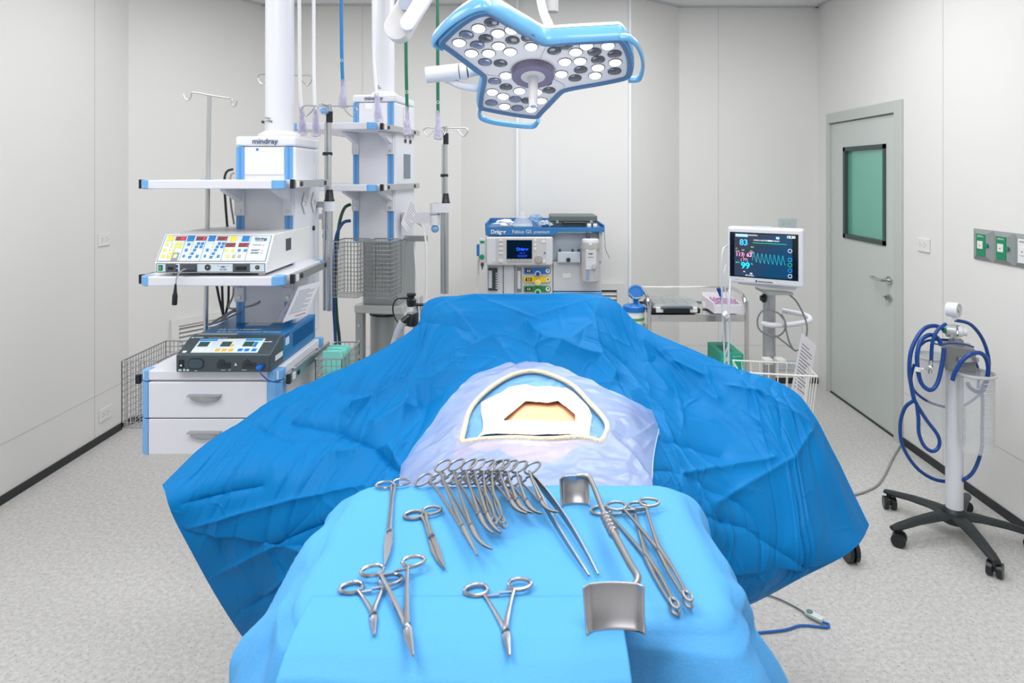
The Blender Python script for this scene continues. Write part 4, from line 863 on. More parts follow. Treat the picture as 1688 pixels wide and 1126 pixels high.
for c_, wd_, am_ in ((.02, .02, .9), (.075, .014, -.8), (.12, .02, 1), (.18, .03, .7), (.26, .03, -.6), (.34, .03, .8), (.45, .04, -.6), (.56, .03, .7), (.70, .04, -.6), (.82, .03, .8), (.95, .03, -.5), (1.08, .03, .9), (1.17, .02, -.9), (1.24, .025, 1), (1.32, .03, -.6), (1.42, .05, .3), (1.52, .04, -.2)):
    dd_ = np.minimum(np.abs(arc-c_), arc[-1]-np.abs(arc-c_)); fold += am_*np.exp(-(dd_/wd_)**2)
cols = []
for f, o_, dp in rings:
    xy = ctr_+(out0-ctr_)*f if f < 1 else out0.copy()
    g_ = min(dp/.045, 1)
    flare = (.015+.058*leftness+.036*rightness+.02*nearc)*dp/(.1+.25*dp)*min(1, dp/.02) if dp > .016 else 0*arc
    flare = flare*(1 if dp < .15 else 1)
    xy = xy+nrm*(o_+flare+.018*fold*g_)[:, None]
    z = TZ-dp+0*arc
    if f < 1: z = z+.0018*simp(xy[:, 0]/.07+40, xy[:, 1]/.09+40, 5)*min(1, (1-f)*20)*1.0
    cols.append(np.stack([xy[:, 0], xy[:, 1], z], 1))
C_ = np.array(cols); C_ = np.concatenate([C_, C_[:, :1]], 1)
uu = np.concatenate([arc, [arc[-1]+.003]])[None, :]+0*C_[..., 0]; ww = (TZ-C_[..., 2])
sk = np.clip(ww/.03, 0, 1)
nrm2 = np.concatenate([nrm, nrm[:1]])[None]
Dm = (crep(uu, ww, .030, .09, .9, 2.4, 41)+crep(uu, ww, .010, .045, -.7, 2.2, 42))*sk*np.clip(np.minimum(uu, uu.max()-uu)/.06, 0, 1)
C_[..., :2] += nrm2*Dm[..., None]; C_[..., 2] += sk*.3*Dm
mc = gridmesh('instrument_stand_cover', C_, MAYO, smooth=True)
import bmesh
bm = bmesh.new(); bm.from_mesh(mc.data); bm.verts.ensure_lookup_table()
bmesh.ops.remove_doubles(bm, verts=bm.verts, dist=1e-5)
be = [e for e in bm.edges if e.is_boundary and e.verts[0].co.z > TZ-.01]
bmesh.ops.contextual_create(bm, geom=be); bm.to_mesh(mc.data); bm.free(); mc.data.polygons.foreach_set('use_smooth', [True]*len(mc.data.polygons))
tag(mc, 'light blue nonwoven cover draped over the instrument stand in the foreground', 'table cover')
# folded extra layer rolled over the near edge, ending in a vertical cut edge on the right
pf = []
for k in range(50):
    t = k/49
    y = float(np.interp(t, [0, .1, .3, .45, .6, .7, .8, .9, 1], [.775, .75, .715, .688, .664, .652, .645, .64, .638])); z = TZ+float(np.interp(t, [0, .1, .3, .45, .6, .7, .8, .9, 1], [.0002, .0015, .001, -.004, -.013, -.025, -.045, -.09, -.16]))
    pf.append((y, z))
fl = np.zeros((50, 160, 3))
for i, (y, z) in enumerate(pf):
    for j in range(160):
        x = -.25+(.103+.25)*j/159; wv = .0035*math.sin(x*38+1)*min(1, i/20)+.005*math.sin(x*17+i*.05)*min(1, i/25)
        fl[i, j] = (x, y-wv-.006*min(1, i/15), z)
gridmesh('folded_layer', fl, MAYO, parent=None, solid=.0012).parent = mc

# ---------------------------------------------------------------- instruments
INS = mat('instrument_steel', (176, 176, 180), .24, 1, vary=.04, vscale=30)
INS2 = mat('satin_instrument_steel', (158, 156, 154), .38, 1, vary=.04, vscale=30)
GZ = TZ+.0045
def clamp(label, mid, tip, sep, ringw, kind='holder', roll=0, lift=0, group=None, name='needle_holder', pv=.28, curve=0, rr=.0021, mt=None, ringl=None, cat='surgical instrument', crossing=True):
    """two-ring instrument lying flat: mid = point between ring centres, tip = end of the jaws (photo points on the cloth)"""
    mt = mt or INS; M_ = T(*mid, GZ); T_ = T(*tip, GZ); L = (T_-M_).length; yd = (M_-T_)/L; rz = math.atan2(-yd.x, yd.y)
    r = thing(name, label, cat, (T_.x, T_.y, GZ+lift), rz, group); r.rotation_euler = (0, roll, rz)
    ROOT[r.name] = Matrix.Translation(r.location) @ Matrix.Rotation(rz, 4, 'Z') @ Matrix.Rotation(roll, 4, 'Y')
    pvy = L*pv; ringl = ringl or ringw*.8
    for sgn in (-1, 1):
        rc = Vector((sgn*sep/2, L, 0)); z = .0011*sgn; q = MB(); jx = curve
        s0 = sgn*(.0022 if not crossing else .0018)
        top_ = Vector((rc.x-sgn*ringw*.3 if sep > ringw*1.15 else sgn*.003, L-ringl*.62, 0))
        mid_ = top_.lerp(Vector((-s0, pvy+.012, 0)), .35)
        q.tube([top_+Vector((0, .004, z)), mid_+Vector((0, 0, z)), Vector((s0*.6, pvy+.008, z)), Vector((s0*.5, pvy, z))], [rr, rr*1.05, rr*1.5, rr*1.7], n=8)
        sh = q.build('shank', mt, r, smooth=True, local=True)
        q = MB(); N = 22; P_ = []
        for k in range(N): a = 2*math.pi*k/N; P_.append(rc+Vector((ringw/2*math.cos(a), ringl/2*math.sin(a)*(1+.12*math.cos(a)*-sgn), z)))
        q.tube(P_, rr*.95, n=8, closed=True, sub=2); q.build('finger_ring', mt, r, smooth=True, local=True)
        if sep > ringw*1.15:     # ratchet bars
            MB().box(min(0, rc.x*.62)-.0, max(0, rc.x*.62)+.0, L-ringl*.62-.0015, L-ringl*.62+.0015, z-.0012, z+.0012).build('ratchet', mt, sh, local=True)
        # jaw
        w0 = {'holder': .0034, 'scissor': .0042, 'hemostat': .0026, 'sponge': .0022, 'babcock': .0022}[kind]
        xs = [(s0*.5, pvy), (sgn*w0*.55, pvy*.8), (sgn*w0*.4, pvy*.4), (sgn*.0008, 0)]
        if kind == 'scissor':
            xs = [(0, pvy), (sgn*.0008, pvy*.6), (curve*.25, pvy*.3), (curve, 0)]; q = MB()
            e = [w0*1.5, w0*1.5, w0*1.2, .0007]
            pts_ = [Vector((x+sgn*w_*.25-w_*.5, y, z)) for (x, y), w_ in zip(xs, e)]+[Vector((x+sgn*w_*.25+w_*.5, y, z)) for (x, y), w_ in reversed(list(zip(xs, e)))]
            q.prism([p-Vector((0, 0, .001)) for p in pts_], (0, 0, .002)); q.build('blade', mt, r, local=True)
        elif kind in ('sponge', 'babcock'):
            e = .011 if kind == 'sponge' else .010; q = MB()
            q.tube([(s0*.5, pvy, z), (sgn*.003, pvy*.6, z), (sgn*.0018, e*1.6, z)], [rr*1.7, rr*1.1, rr*.9], n=8)
            hy_ = e*.9; lo_ = [Vector((.6*e*.62*math.cos(2*math.pi*k/16), hy_+e*.85*math.sin(2*math.pi*k/16)-(.004 if kind == 'babcock' else 0), z*2.0+ (.0015*sgn))) for k in range(16)]
            q.tube(lo_, rr*.72, n=6, closed=True, sub=2); q.build('jaw', mt, r, smooth=True, local=True)
        else:
            q = MB(); N = 7; e = [w0*1.1, w0*1.25, w0*1.2, w0*1.0, w0*.8, w0*.6, .0009]
            pts_ = []
            for k in range(N):
                t_ = k/(N-1); pts_.append(Vector((curve*t_*t_*t_*1.0+sgn*w0*.28*(1-t_), pvy*(1-t_), z)))
            q.tube(pts_, e, n=8, sub=3)
            for v in q.v: v.z = z+(v.z-z)*.6
            q.build('jaw', mt, r, smooth=True, local=True)
    MB().cyl((0, pvy, -.0035), (0, pvy, .0036), .0022, n=12).build('pivot_screw', mt, r, smooth=True, local=True)
    return r
clamp('long straight scissors at the left, alone, rings nearest the far edge of the cloth', (648, 797), (637, 933), .0265, .026, 'scissor', name='scissors', pv=.36, curve=-.002, ringl=.021, rr=.002)
clamp('short heavy scissors between the long scissors and the row of clamps', (697, 845), (729, 939), .027, .026, 'scissor', name='scissors', pv=.52, curve=.003, ringl=.021, rr=.0024, mt=INS2)
clamp('small needle holder at the lower left, one ring under the larger holder', (612, 962), (617, 1047), .046, .026, 'holder', pv=.34, rr=.0024)
clamp('large needle holder lying over the small one at the lower left', (648, 941), (681, 1091), .050, .027, 'holder', lift=.006, pv=.27, rr=.0026)
clamp('needle holder alone near the front centre of the cloth', (821, 968), (840, 1081), .052, .027, 'holder', pv=.30, rr=.0025)
seq = [((714, 794), (787, 934), 'hemostat', 0, .30), ((736, 792), (797, 933), 'hemostat', .012, .30), ((757, 792), (806, 902), 'hemostat', .007, .30), ((771, 792), (818, 901), 'hemostat', .007, .30), ((787, 793), (818, 882), 'babcock', 0, .5), ((801, 793), (830, 881), 'babcock', 0, .5),
       ((812, 793), (859, 870), 'hemostat', .010, .34), ((825, 794), (868, 869), 'hemostat', .010, .34), ((840, 795), (883, 870), 'hemostat', .010, .34), ((862, 797), (909, 869), 'hemostat', .012, .34)]
labs = ['long clamp with hooked tip, first in the row from the left', 'long clamp with hooked tip, second in the row, crossing the first at the tip', 'curved clamp, third in the row from the left', 'curved clamp, fourth in the row, beside the small looped forceps', 'tissue forceps with small looped tip, left of the looped pair', 'tissue forceps with small looped tip, right of the looped pair',
        'curved clamp just right of the looped forceps', 'curved clamp, third from the right end of the row', 'curved clamp, second from the right end of the row', 'curved clamp at the right end of the row, beside the tweezers']
for i, ((m1, t1, kd, cv, pv), lb_) in enumerate(zip(seq, labs)):
    clamp(lb_, m1, t1, .036, .027, kd, roll=-.45, lift=.014, name='tissue_forceps' if kd == 'babcock' else 'artery_clamp', pv=pv, curve=cv, rr=.0019, mt=INS2, ringl=.026)
clamp('sponge forceps crossing under the retractor, left of the two', (1021, 838), (1117, 1009), .056, .028, 'sponge', name='sponge_forceps', pv=.47, rr=.0022, mt=INS2, ringl=.023)
clamp('sponge forceps at the right end of the cloth, overlapping its twin', (1043, 838), (1139, 1006), .050, .028, 'sponge', name='sponge_forceps', pv=.47, rr=.0022, mt=INS2, lift=.006, ringl=.023)
# long tweezers
h0 = T(872, 779, GZ+.012); ta = T(971, 949, GZ); tb = T(986, 947, GZ)
r = thing('tweezers', 'long open tweezers pointing to the lower right beside the row of clamps', 'tweezers', (h0.x, h0.y, GZ))
for e_, bow in ((ta, -.004), (tb, .006)):
    q = MB(); N = 16; dr_ = (e_-h0); sdv = dr_.cross(Vector((0, 0, 1))).normalized(); vs = []
    for k in range(N+1):
        t_ = k/N; p = h0.lerp(e_, t_)-sdv*bow*math.sin(math.pi*t_)*1.2; wv = .0048*(1-t_)**.7*(.55+.9*min(t_*4, 1))+.0012
        for a, c_ in ((-1, -1), (-1, 1), (1, 1), (1, -1)): vs.append(p+Vector((0, 0, wv*a))+sdv*.0010*c_)
    q.add(vs, [(k*4+a, k*4+(a+1) % 4, (k+1)*4+(a+1) % 4, (k+1)*4+a) for k in range(N) for a in range(4)]+[(0, 1, 2, 3), (N*4, N*4+1, N*4+2, N*4+3)])
    q.build('arm', INS2, r, smooth=True)
# double-ended retractor
RB = T(1010, 1021, TZ+.002); RT = T(946, 823, TZ+.002)
r = thing('retractor', 'double-ended steel retractor with ribbed grip and two broad curved blades', 'retractor', (.06, .85, TZ))
def blade(c, w_, h_, ang_, depth, flip=1):
    depth = depth*1.5
    q = np.zeros((18, 24, 3)); ca, sa = math.cos(ang_), math.sin(ang_)
    for i in range(18):
        for j in range(24):
            u_ = j/23-.5; v_ = i/17; x = u_*w_*(1-.06*(1-v_)); yb = depth*((2*u_)**2)*.35*flip*0+ -depth*math.sin(v_*math.pi*.5)**2*flip*-1
            edge_ = .004*max(0, abs(u_)*2-.78)/.22
            y = depth*(1-v_)**2-edge_*.9-.005*(2*u_)**2*flip; z = h_*v_
            q[i, j] = (c.x+x*ca-y*sa, c.y+x*sa+y*ca, c.z+z)
    return gridmesh('blade', q, INS, parent=r, solid=.0014)
b1 = blade(RB, .066, .041, .02, -.012); b2_ = blade(RT, .043, .036, .05, -.010)
tp = Vector((RT.x+.021, RT.y+.0, TZ+.037)); bp_ = Vector((RB.x+.030, RB.y, TZ+.042))
g1 = T(1003, 872, TZ+.022); g2 = T(1025, 893, TZ+.022); g1 = tp.lerp(bp_, .40)-Vector((0, 0, .006)); g2 = tp.lerp(bp_, .58)-Vector((0, 0, .006))
MB().tube([tp-Vector((.018, 0, 0)), tp-Vector((.004, 0, 0)), tp+Vector((.004, -.014, -.002)), g1], [.003, .0042, .004, .0038], n=10).tube([g2, g2.lerp(bp_, .6), bp_+Vector((-.001, .010, 0)), bp_+Vector((-.006, 0, -.002))], [.0052, .0046, .0044, .003], n=10).build('shaft', INS2, r, smooth=True)
pr_ = []; Lg = (g2-g1).length
for k in range(5): h_ = Lg*(k+.05)/5; pr_ += [(.0048, h_), (.0072, h_+Lg*.03), (.0076, h_+Lg*.09), (.0072, h_+Lg*.15), (.0048, h_+Lg*.18)]
MB().lathe(g1, g2-g1, pr_+[(.0045, Lg)], 18).build('ribbed_grip', INS, r, smooth=True)

# ---------------------------------------------------------------- ultrasonic / electrosurgical unit on the middle shelf
def quadpt(a, b_, c, d, u, v): return a.lerp(b_, u).lerp(d.lerp(c, u), v)     # a tl, b tr, c br, d bl ; v down
class Face:
    """a tilted panel in the world: place small raised keys on it by fractions of its width and height"""
    def __init__(s, a, b_, c, d): s.q = (a, b_, c, d); s.n = (b_-a).cross(a-d).normalized()
    def pt(s, u, v, o=0): return quadpt(*s.q, u, v)+s.n*o
    def key(s, u0, u1, v0, v1, h=.0015, mb=None): mb = mb or MB(); return mb.prism([s.pt(u0, v0, .0001), s.pt(u1, v0, .0001), s.pt(u1, v1, .0001), s.pt(u0, v1, .0001)], s.n*h)
    def text(s, t_, u, v, size, m, parent, **k): return text(t_, size, s.pt(u, v, .0012), (s.q[1]-s.q[0]), (s.q[0]-s.q[3]), m, parent, **k)
def fquad(x0, x1, ya, za, yb, zb):     # top edge (yb,zb), bottom edge (ya,za)
    return Face(Vector((x0, yb, zb)), Vector((x1, yb, zb)), Vector((x1, ya, za)), Vector((x0, ya, za)))
x0, x1 = -1.292, -.903; zb_ = 1.319
SG = thing('surgical_generator', 'white generator with yellow and blue keys on the middle shelf of the left pendant', 'medical device', ((x0+x1)/2, 2.5, 1.308))
prof = [(2.31, zb_), (2.31, 1.355), (2.376, 1.448), (2.78, 1.448), (2.78, zb_)]
MB().prism([(x0, y, z) for y, z in prof], (x1-x0, 0, 0)).build('housing', WHITE2, SG, bevel=.004, seg=3)
q = MB()
for x in (x0+.04, x1-.03):
    for y in (2.34, 2.74): q.cyl((x, y, 1.3085), (x, y, zb_+.002), .012)
q.each('foot', SHADEW, SG, smooth=True)
f = fquad(x0+.004, x1-.004, 2.31, 1.3575, 2.374, 1.4455)
pn = f.key(.01, .99, .03, .97, .0006).build('key_panel', PANEL, SG)
q = MB()
for u in (.205, .395, .585, .805): f.key(u-.0015, u+.0015, .03, .97, .001, q)
f.key(.008, .992, .025, .033, .001, q); f.key(.008, .992, .967, .975, .001, q); f.key(.006, .01, .025, .975, .001, q); f.key(.99, .994, .025, .975, .001, q)
q.build('panel_lines', NAVY, pn)
def keys(lst, m, nm, h=.002):
    q = MB()
    for u, v, a, b_ in lst: f.key(u-a, u+a, v-b_, v+b_, h, q)
    q.each(nm, m, pn)
keys([(.06, .14, .028, .09), (.645, .15, .03, .09)], YEL, 'key')
keys([(.045, .36, .014, .055), (.045, .57, .014, .055), (.05, .79, .016, .055), (.135, .33, .013, .045), (.17, .33, .013, .045), (.135, .45, .012, .045), (.17, .45, .013, .045), (.125, .57, .012, .045), (.115, .70, .012, .045), (.11, .83, .013, .045), (.61, .58, .014, .045), (.67, .58, .014, .045), (.64, .80, .016, .055)], YEL, 'key')
keys([(.25, .14, .032, .1), (.445, .14, .032, .1), (.76, .15, .033, .1)], BLU, 'key')
bk_ = []
for u0 in (.0, .193): bk_ += [(.335+u0, .33, .013, .045), (.372+u0, .33, .013, .045), (.325+u0, .45, .013, .045), (.368+u0, .45, .013, .045), (.318+u0, .57, .013, .045), (.308+u0, .70, .013, .045), (.297+u0, .83, .013, .045), (.36+u0, .80, .012, .05), (.242+u0, .57, .012, .05), (.238+u0, .79, .010, .045)]
keys(bk_+[(.248, .36, .012, .05), (.73, .58, .013, .045), (.785, .58, .013, .045)], BLU, 'key')
keys([(.695, .80, .014, .055), (.745, .80, .014, .055)], mat('olive_key', (172, 172, 140), .5), 'key')
q = f.key(.13, .19, .66, .97, .0012).build('grey_field', mat('field_grey', (136, 142, 150), .5), pn); f.key(.145, .178, .73, .87, .003).build('key', mat('cream_key', (226, 216, 170), .5), pn)
q = MB()
for u0 in (.09, .282, .475):
    for k in range(5): f.key(u0-.004, u0+.004, .29+.12*k, .37+.12*k, .0015, q)
q.build('level_bars', mat('orange_bars', (240, 182, 96), .5), pn)
for u, v, w_, tx in ((.155, .14, .046, '10'), (.345, .14, .046, '5'), (.54, .14, .046, '-'), (.635, .38, .045, '-'), (.755, .38, .045, '-')):
    dsp = f.key(u-w_, u+w_, v-.075, v+.075, .0015).build('digit_display', RED, pn)
    text(tx, .015, f.pt(u+w_*.85, v+.055, .002), f.q[1]-f.q[0], f.q[0]-f.q[3], REDL, dsp, align='RIGHT', bold=.0003)
f.text('Söring', .90, .19, .0145, NAVY, pn, align='CENTER', bold=.0004, sx=1.15)
keys([(.90, .225, .045, .008)], NAVY, 'underline', .0012)
q = MB(); [f.key(.84, .84+w_, v, v+.02, .0012, q) for v, w_ in ((.37, .08), (.55, .08), (.58, .06), (.65, .08), (.68, .07))]; q.build('small_print', INK, pn)
q = MB(); [f.key(.935, .945, v, v+.05, .002, q) for v in (.37, .56, .66)]; q.build('indicator', mat('pink_led', (250, 120, 130), .3, emit=.6), pn)
f = fquad(x0+.004, x1-.004, 2.31, 1.3215, 2.31, 1.354)
pn = f.key(.01, .99, .06, .94, .0006).build('connector_panel', PANEL, SG)
q = MB(); f.key(.008, .992, .03, .08, .001, q); f.key(.008, .992, .92, .97, .001, q); f.key(.006, .01, .03, .97, .001, q); f.key(.99, .994, .03, .97, .001, q); q.build('panel_lines', NAVY, pn)
keys([(.045, .5, .018, .28)], BLACK, 'switch_frame', .002); f.key(.034, .056, .3, .7, .004).build('power_switch', mat('green_switch', (0, 166, 90), .3, emit=.3), pn)
keys([(.14, .5, .046, .4), (.30, .5, .077, .4), (.78, .5, .077, .4)], mat('grey_socket_block', (78, 84, 86), .4), 'socket_block', .003)
keys([(.14, .55, .026, .15), (.78, .55, .05, .2)], BLACK, 'socket_slot', .0035); keys([(.195, .35, .008, .15), (.195, .75, .008, .15)], NAVY, 'symbol', .001)
for u, rr_ in ((.475, .0105), (.925, .0075)):
    p = f.pt(u, .45); MB().lathe(p, f.n, [(rr_, 0), (rr_, .003), (rr_*.75, .004), (rr_*.7, .001), (0, .001)], 20).build('round_socket', DARKG, pn, smooth=True); MB().lathe(p, f.n, [(rr_*.4, 0), (rr_*.35, .005), (0, .006)], 14).build('brass_pin', mat('brass', (206, 176, 110), .3, .9), pn, smooth=True)
f.text('MBC', .615, .5, .009, NAVY, pn, align='CENTER'); f.text('601 UAM', .615, .75, .006, NAVY, pn, align='CENTER')
q = MB(); [f.key(u, u+.02, .3, .33, .001, q) or f.key(u, u+.02, .72, .75, .001, q) for u in (.56, .65)]; q.build('bracket_mark', NAVY, pn)
MB().box(x1-.001, x1+.0006, 2.49, 2.545, 1.375, 1.42).build('side_recess', DARKG, SG)
p0 = f.pt(.31, .55, .003); p1 = V(291, 462, 2.27); p2 = V(290, 480, 2.275)
pc_ = thing('instrument_plug', 'black connector hanging by a thin grey lead from the front of the white generator', 'cable', p2)
MB().tube([p0+Vector((0, -.012, .0)), V(300, 446, 2.285), V(292, 456, 2.275), V(289.5, 470, 2.272)], .0022).build('lead', CABLE, pc_, smooth=True)
MB().box(p0.x-.022, p0.x+.024, p0.y-.016, p0.y-.0003, p0.z-.005, p0.z+.005).build('plug', DARKG, pc_, bevel=.002)
MB().lathe(V(289.5, 468, 2.272), (V(287.5, 503, 2.272)-V(289.5, 468, 2.272)), [(.003, 0), (.0045, .015), (.006, .03), (.0085, .04), (.0085, .07), (.007, .072)], 14).build('connector', BLACK, pc_, smooth=True)

# ---------------------------------------------------------------- blue electrosurgical generator on the drawer cabinet
x0, x1 = -1.2, -.878; zb_ = .986
EG = thing('electrosurgical_generator', 'blue electrosurgical generator with dark front on the drawer cabinet', 'medical device', ((x0+x1)/2, 2.5, .983))
MB().prism([(x0+.004, y, z) for y, z in ((2.40, zb_), (2.40, 1.083), (2.76, 1.083), (2.76, zb_))], (x1-x0-.005, 0, 0)).build('blue_case', OBLUE, EG, bevel=.002)
MB().prism([(x0, y, z) for y, z in ((2.275, zb_), (2.275, 1.046), (2.373, 1.086), (2.402, 1.086), (2.402, zb_))], (x1-x0, 0, 0)).build('front_bezel', DARKG, EG, bevel=.005, seg=3)
f = fquad(x0, x1, 2.278, 1.0475, 2.372, 1.0858)
pn = Face(f.pt(.14, .17), f.pt(.85, .14), f.pt(.85, .93), f.pt(.14, .93)); pnl = pn.key(0, 1, 0, 1, .0007).build('key_panel', PANEL, EG); fp = pn
def pk(lst, m, nm, h=.0016):
    q = MB(); [fp.key(u-a, u+a, v-b_, v+b_, h, q) for u, v, a, b_ in lst]; q.each(nm, m, pnl)
pk([(.14, .1, .135, .06), (.84, .1, .13, .06)], mat('cyan_header', (0, 150, 214), .4), 'header'); pk([(.5, .1, .135, .06)], WHITE2, 'header')
fp.text('BIPOLAR', .03, .145, .0075, WHITE, pnl, bold=.0002); fp.text('CUT', .385, .145, .0075, NAVY, pnl, bold=.0002); fp.text('COAG', .73, .145, .0075, WHITE, pnl, bold=.0002)
LCD = mat('green_grey_lcd', (52, 82, 80), .2)
pk([(.11, .4, .075, .17), (.45, .4, .075, .17), (.79, .4, .075, .17)], LCD, 'lcd_display')
fp.text('8.8.8', .06, .5, .011, mat('lcd_segment', (84, 116, 110), .4), pnl); fp.text('8.8.8', .4, .5, .011, MATS['lcd_segment'], pnl); fp.text('8.8.8', .74, .5, .011, MATS['lcd_segment'], pnl)
pk([(.22, .32, .02, .09), (.22, .5, .02, .09), (.04, .82, .035, .09), (.14, .82, .035, .09), (.24, .82, .035, .09), (.555, .32, .02, .08), ], WHITE2, 'key')
pk([(.38, .82, .035, .09), (.48, .82, .035, .09), (.58, .82, .035, .09), (.555, .5, .02, .08)], ORANGE, 'key')
pk([(.72, .82, .035, .09), (.82, .82, .035, .09), (.93, .82, .035, .09), (.90, .34, .025, .08), (.90, .52, .025, .08)], BLU, 'key')
f.text('COVIDIEN', .07, .11, .0062, WHITE, EG, bold=.0003); f.text('Force FX  Electrosurgical Generator', .22, .11, .0045, PANEL, EG)
q = f.key(.03, .045, .06, .12, .0012); f.key(.05, .06, .06, .12, .0012, q); q.build('emblem', WHITE, EG); q = f.key(.05, .09, .83, .93, .001).build('small_label', WHITE2, EG)
f.text('ForceFX', .895, .36, .008, WHITE, EG, bold=.0003, shear=.2, align='CENTER')
f = fquad(x0, x1, 2.275, zb_+.002, 2.275, 1.044)
def fk(u0, u1, v0, v1, m, nm, h=.0012, par=EG): return f.key(u0, u1, v0, v1, h).build(nm, m, par)
sw_ = fk(.035, .085, .28, .75, BLACK, 'power_switch', .003); fk(.05, .07, .55, .65, WHITE2, 'switch_mark', .0035, sw_)
def oval(cu, cv, ru, rv, m, nm, h):
    q = [f.pt(cu+ru*math.copysign(abs(math.cos(t_))**.6, math.cos(t_)), cv+rv*math.copysign(abs(math.sin(t_))**.8, math.sin(t_)), .0001) for t_ in [2*math.pi*k/28 for k in range(28)]]
    return MB().prism(q, f.n*h).build(nm, m, EG)
oval(.215, .5, .085, .32, mat('slot_dark', (36, 46, 52), .4), 'oval_socket', .0025); oval(.215, .5, .075, .27, mat('slot_grey', (58, 76, 88), .35), 'oval_inset', .0035)
for u in (.44, .71):
    so_ = fk(u-.005, u+.14, .45, .78, MATS['slot_dark'], 'accessory_socket', .002); 
    q = MB(); [q.cyl(f.pt(u+.05+.025*k, .55, .002), f.pt(u+.05+.025*k, .55, .003), .003, n=10) for k in range(3)]; q.build('pin_holes', BLACK, so_)
    MB().lathe(f.pt(u+.045, .42, .0002), f.n, [(.011, 0), (.011, .0025), (0, .0025)], 16).build('round_slot', MATS['slot_dark'], so_, smooth=True)
q = MB()
a_, b_, c_ = f.pt(.635, .45, .0003), f.pt(.62, .62, .0003), f.pt(.65, .62, .0003); q.prism([a_, b_, c_], f.n*.0008); f.key(.03, .06, .85, .95, .001, q); f.key(.115, .14, .85, .95, .001, q); f.key(.08, .1, .83, .95, .001, q)
f.key(.48, .53, .88, .9, .001, q); f.key(.7, .75, .88, .9, .001, q); q.build('symbols', PANEL, EG)
f.text('///', .56, .93, .010, PANEL, EG); f.text('REM', .2, .96, .005, PANEL, EG); f.text('CUT', .47, .3, .005, PANEL, EG); f.text('COAG', .73, .3, .005, PANEL, EG)
q = f.key(.89, .945, .5, .75, .002).build('blue_port', NAVY, EG)
ec = thing('electrode_lead', 'bright blue plug and lead leaving the front of the blue generator', 'cable', f.pt(.9, .7, .01))
MB().hexa([f.pt(.865, .62, .001), f.pt(.93, .55, .001), f.pt(.93, .75, .001), f.pt(.875, .8, .001), f.pt(.86, .66, .014), f.pt(.92, .6, .014), f.pt(.92, .78, .014), f.pt(.87, .86, .014)]).build('plug', mat('bright_blue_plug', (0, 108, 214), .35), ec, bevel=.001)
MB().tube([f.pt(.875, .8, .012), V(427, 611, 2.26), V(432, 618, 2.255), V(441, 626, 2.258), V(452, 630, 2.26), V(463, 630, 2.275)], .0022).build('lead', HOSEB, ec, smooth=True)
# top print and labels
yt = 1.0836
q = MB().box(x0+.12, x0+.21, 2.55, 2.60, yt-.0005, yt+.0006).build('rating_label', PANEL, EG)
MB().box(x0+.01, x0+.15, 2.405, 2.418, yt-.0005, yt+.0006).build('notice_strip', mat('beige_label', (206, 200, 186), .5), EG)
text('COVIDIEN', .022, (x0+.085, 2.475, yt+.0004), XD, (0, 1, 0), PANEL, EG, bold=.0004, sx=1.2); text('Force FX - Electrosurgical Generator', .0155, (x0+.06, 2.44, yt+.0004), XD, (0, 1, 0), PANEL, EG)
MB().box(x0+.05, x0+.062, 2.475, 2.492, yt-.0004, yt+.0006).box(x0+.066, x0+.078, 2.475, 2.492, yt-.0004, yt+.0006).build('emblem', PANEL, EG)
MB().box(x1-.002, x1+.0006, 2.42, 2.455, 1.04, 1.077).build('side_label', PANEL, EG); MB().box(x1-.002, x1+.0008, 2.42, 2.455, 1.068, 1.077).build('label_band', mat('violet_band', (86, 70, 140), .5), EG)
MB().box(x1-.002, x1+.0006, 2.32, 2.39, 1.012, 1.03).build('side_label', WHITE2, EG)
q = MB()
for k in range(22): q.box(x1-.0012, x1+.0004, 2.5+k*.011, 2.503+k*.011, 1.015, 1.07)
q.build('vent_slots', mat('slot_blue', (0, 84, 134), .4), EG)

# ---------------------------------------------------------------- anaesthesia machine
AD = 4.3
AM = thing('anaesthesia_machine', 'grey-white anaesthesia machine with blue top tray behind the draped patient', 'anaesthesia machine', (V(896, 0, AD).x, 4.55, 0))
AG = mat('machine_grey', (206, 208, 212), .4); ABL = mat('machine_blue', (44, 116, 176), .35); AG2 = mat('machine_pale_blue_grey', (188, 198, 208), .45)
def fx(p): return V(p, 0, AD).x
def fz(p): return V(0, p, AD).z
def bxz(a, b_, c, d, y0, y1): return MB().box(fx(a), fx(b_), y0, y1, fz(d), fz(c))
MB().box(fx(803), fx(993), AD+.06, AD+.55, .12, fz(395)).build('cabinet', AG2, AM, bevel=.008)
bxz(803, 911, 438, 560, AD+.01, AD+.08).build('left_column', AG, AM, bevel=.004)
MB().box(fx(912), fx(992), AD+.02, AD+.07, fz(481), fz(432)).build('right_panel', AG, AM, bevel=.004)
MB().box(fx(912), fx(993), AD+.0, AD+.07, fz(560), fz(482)).build('drawer_front', mat('drawer_blue_grey', (112, 158, 200), .4), AM, bevel=.004)
MB().box(fx(910), fx(990), AD+.05, AD+.065, fz(431), fz(386)).build('recess_back', AG2, AM)
MB().box(fx(990)-.008, fx(992)+.006, AD+.01, AD+.5, fz(431), fz(382)).build('side_wall', AG, AM)
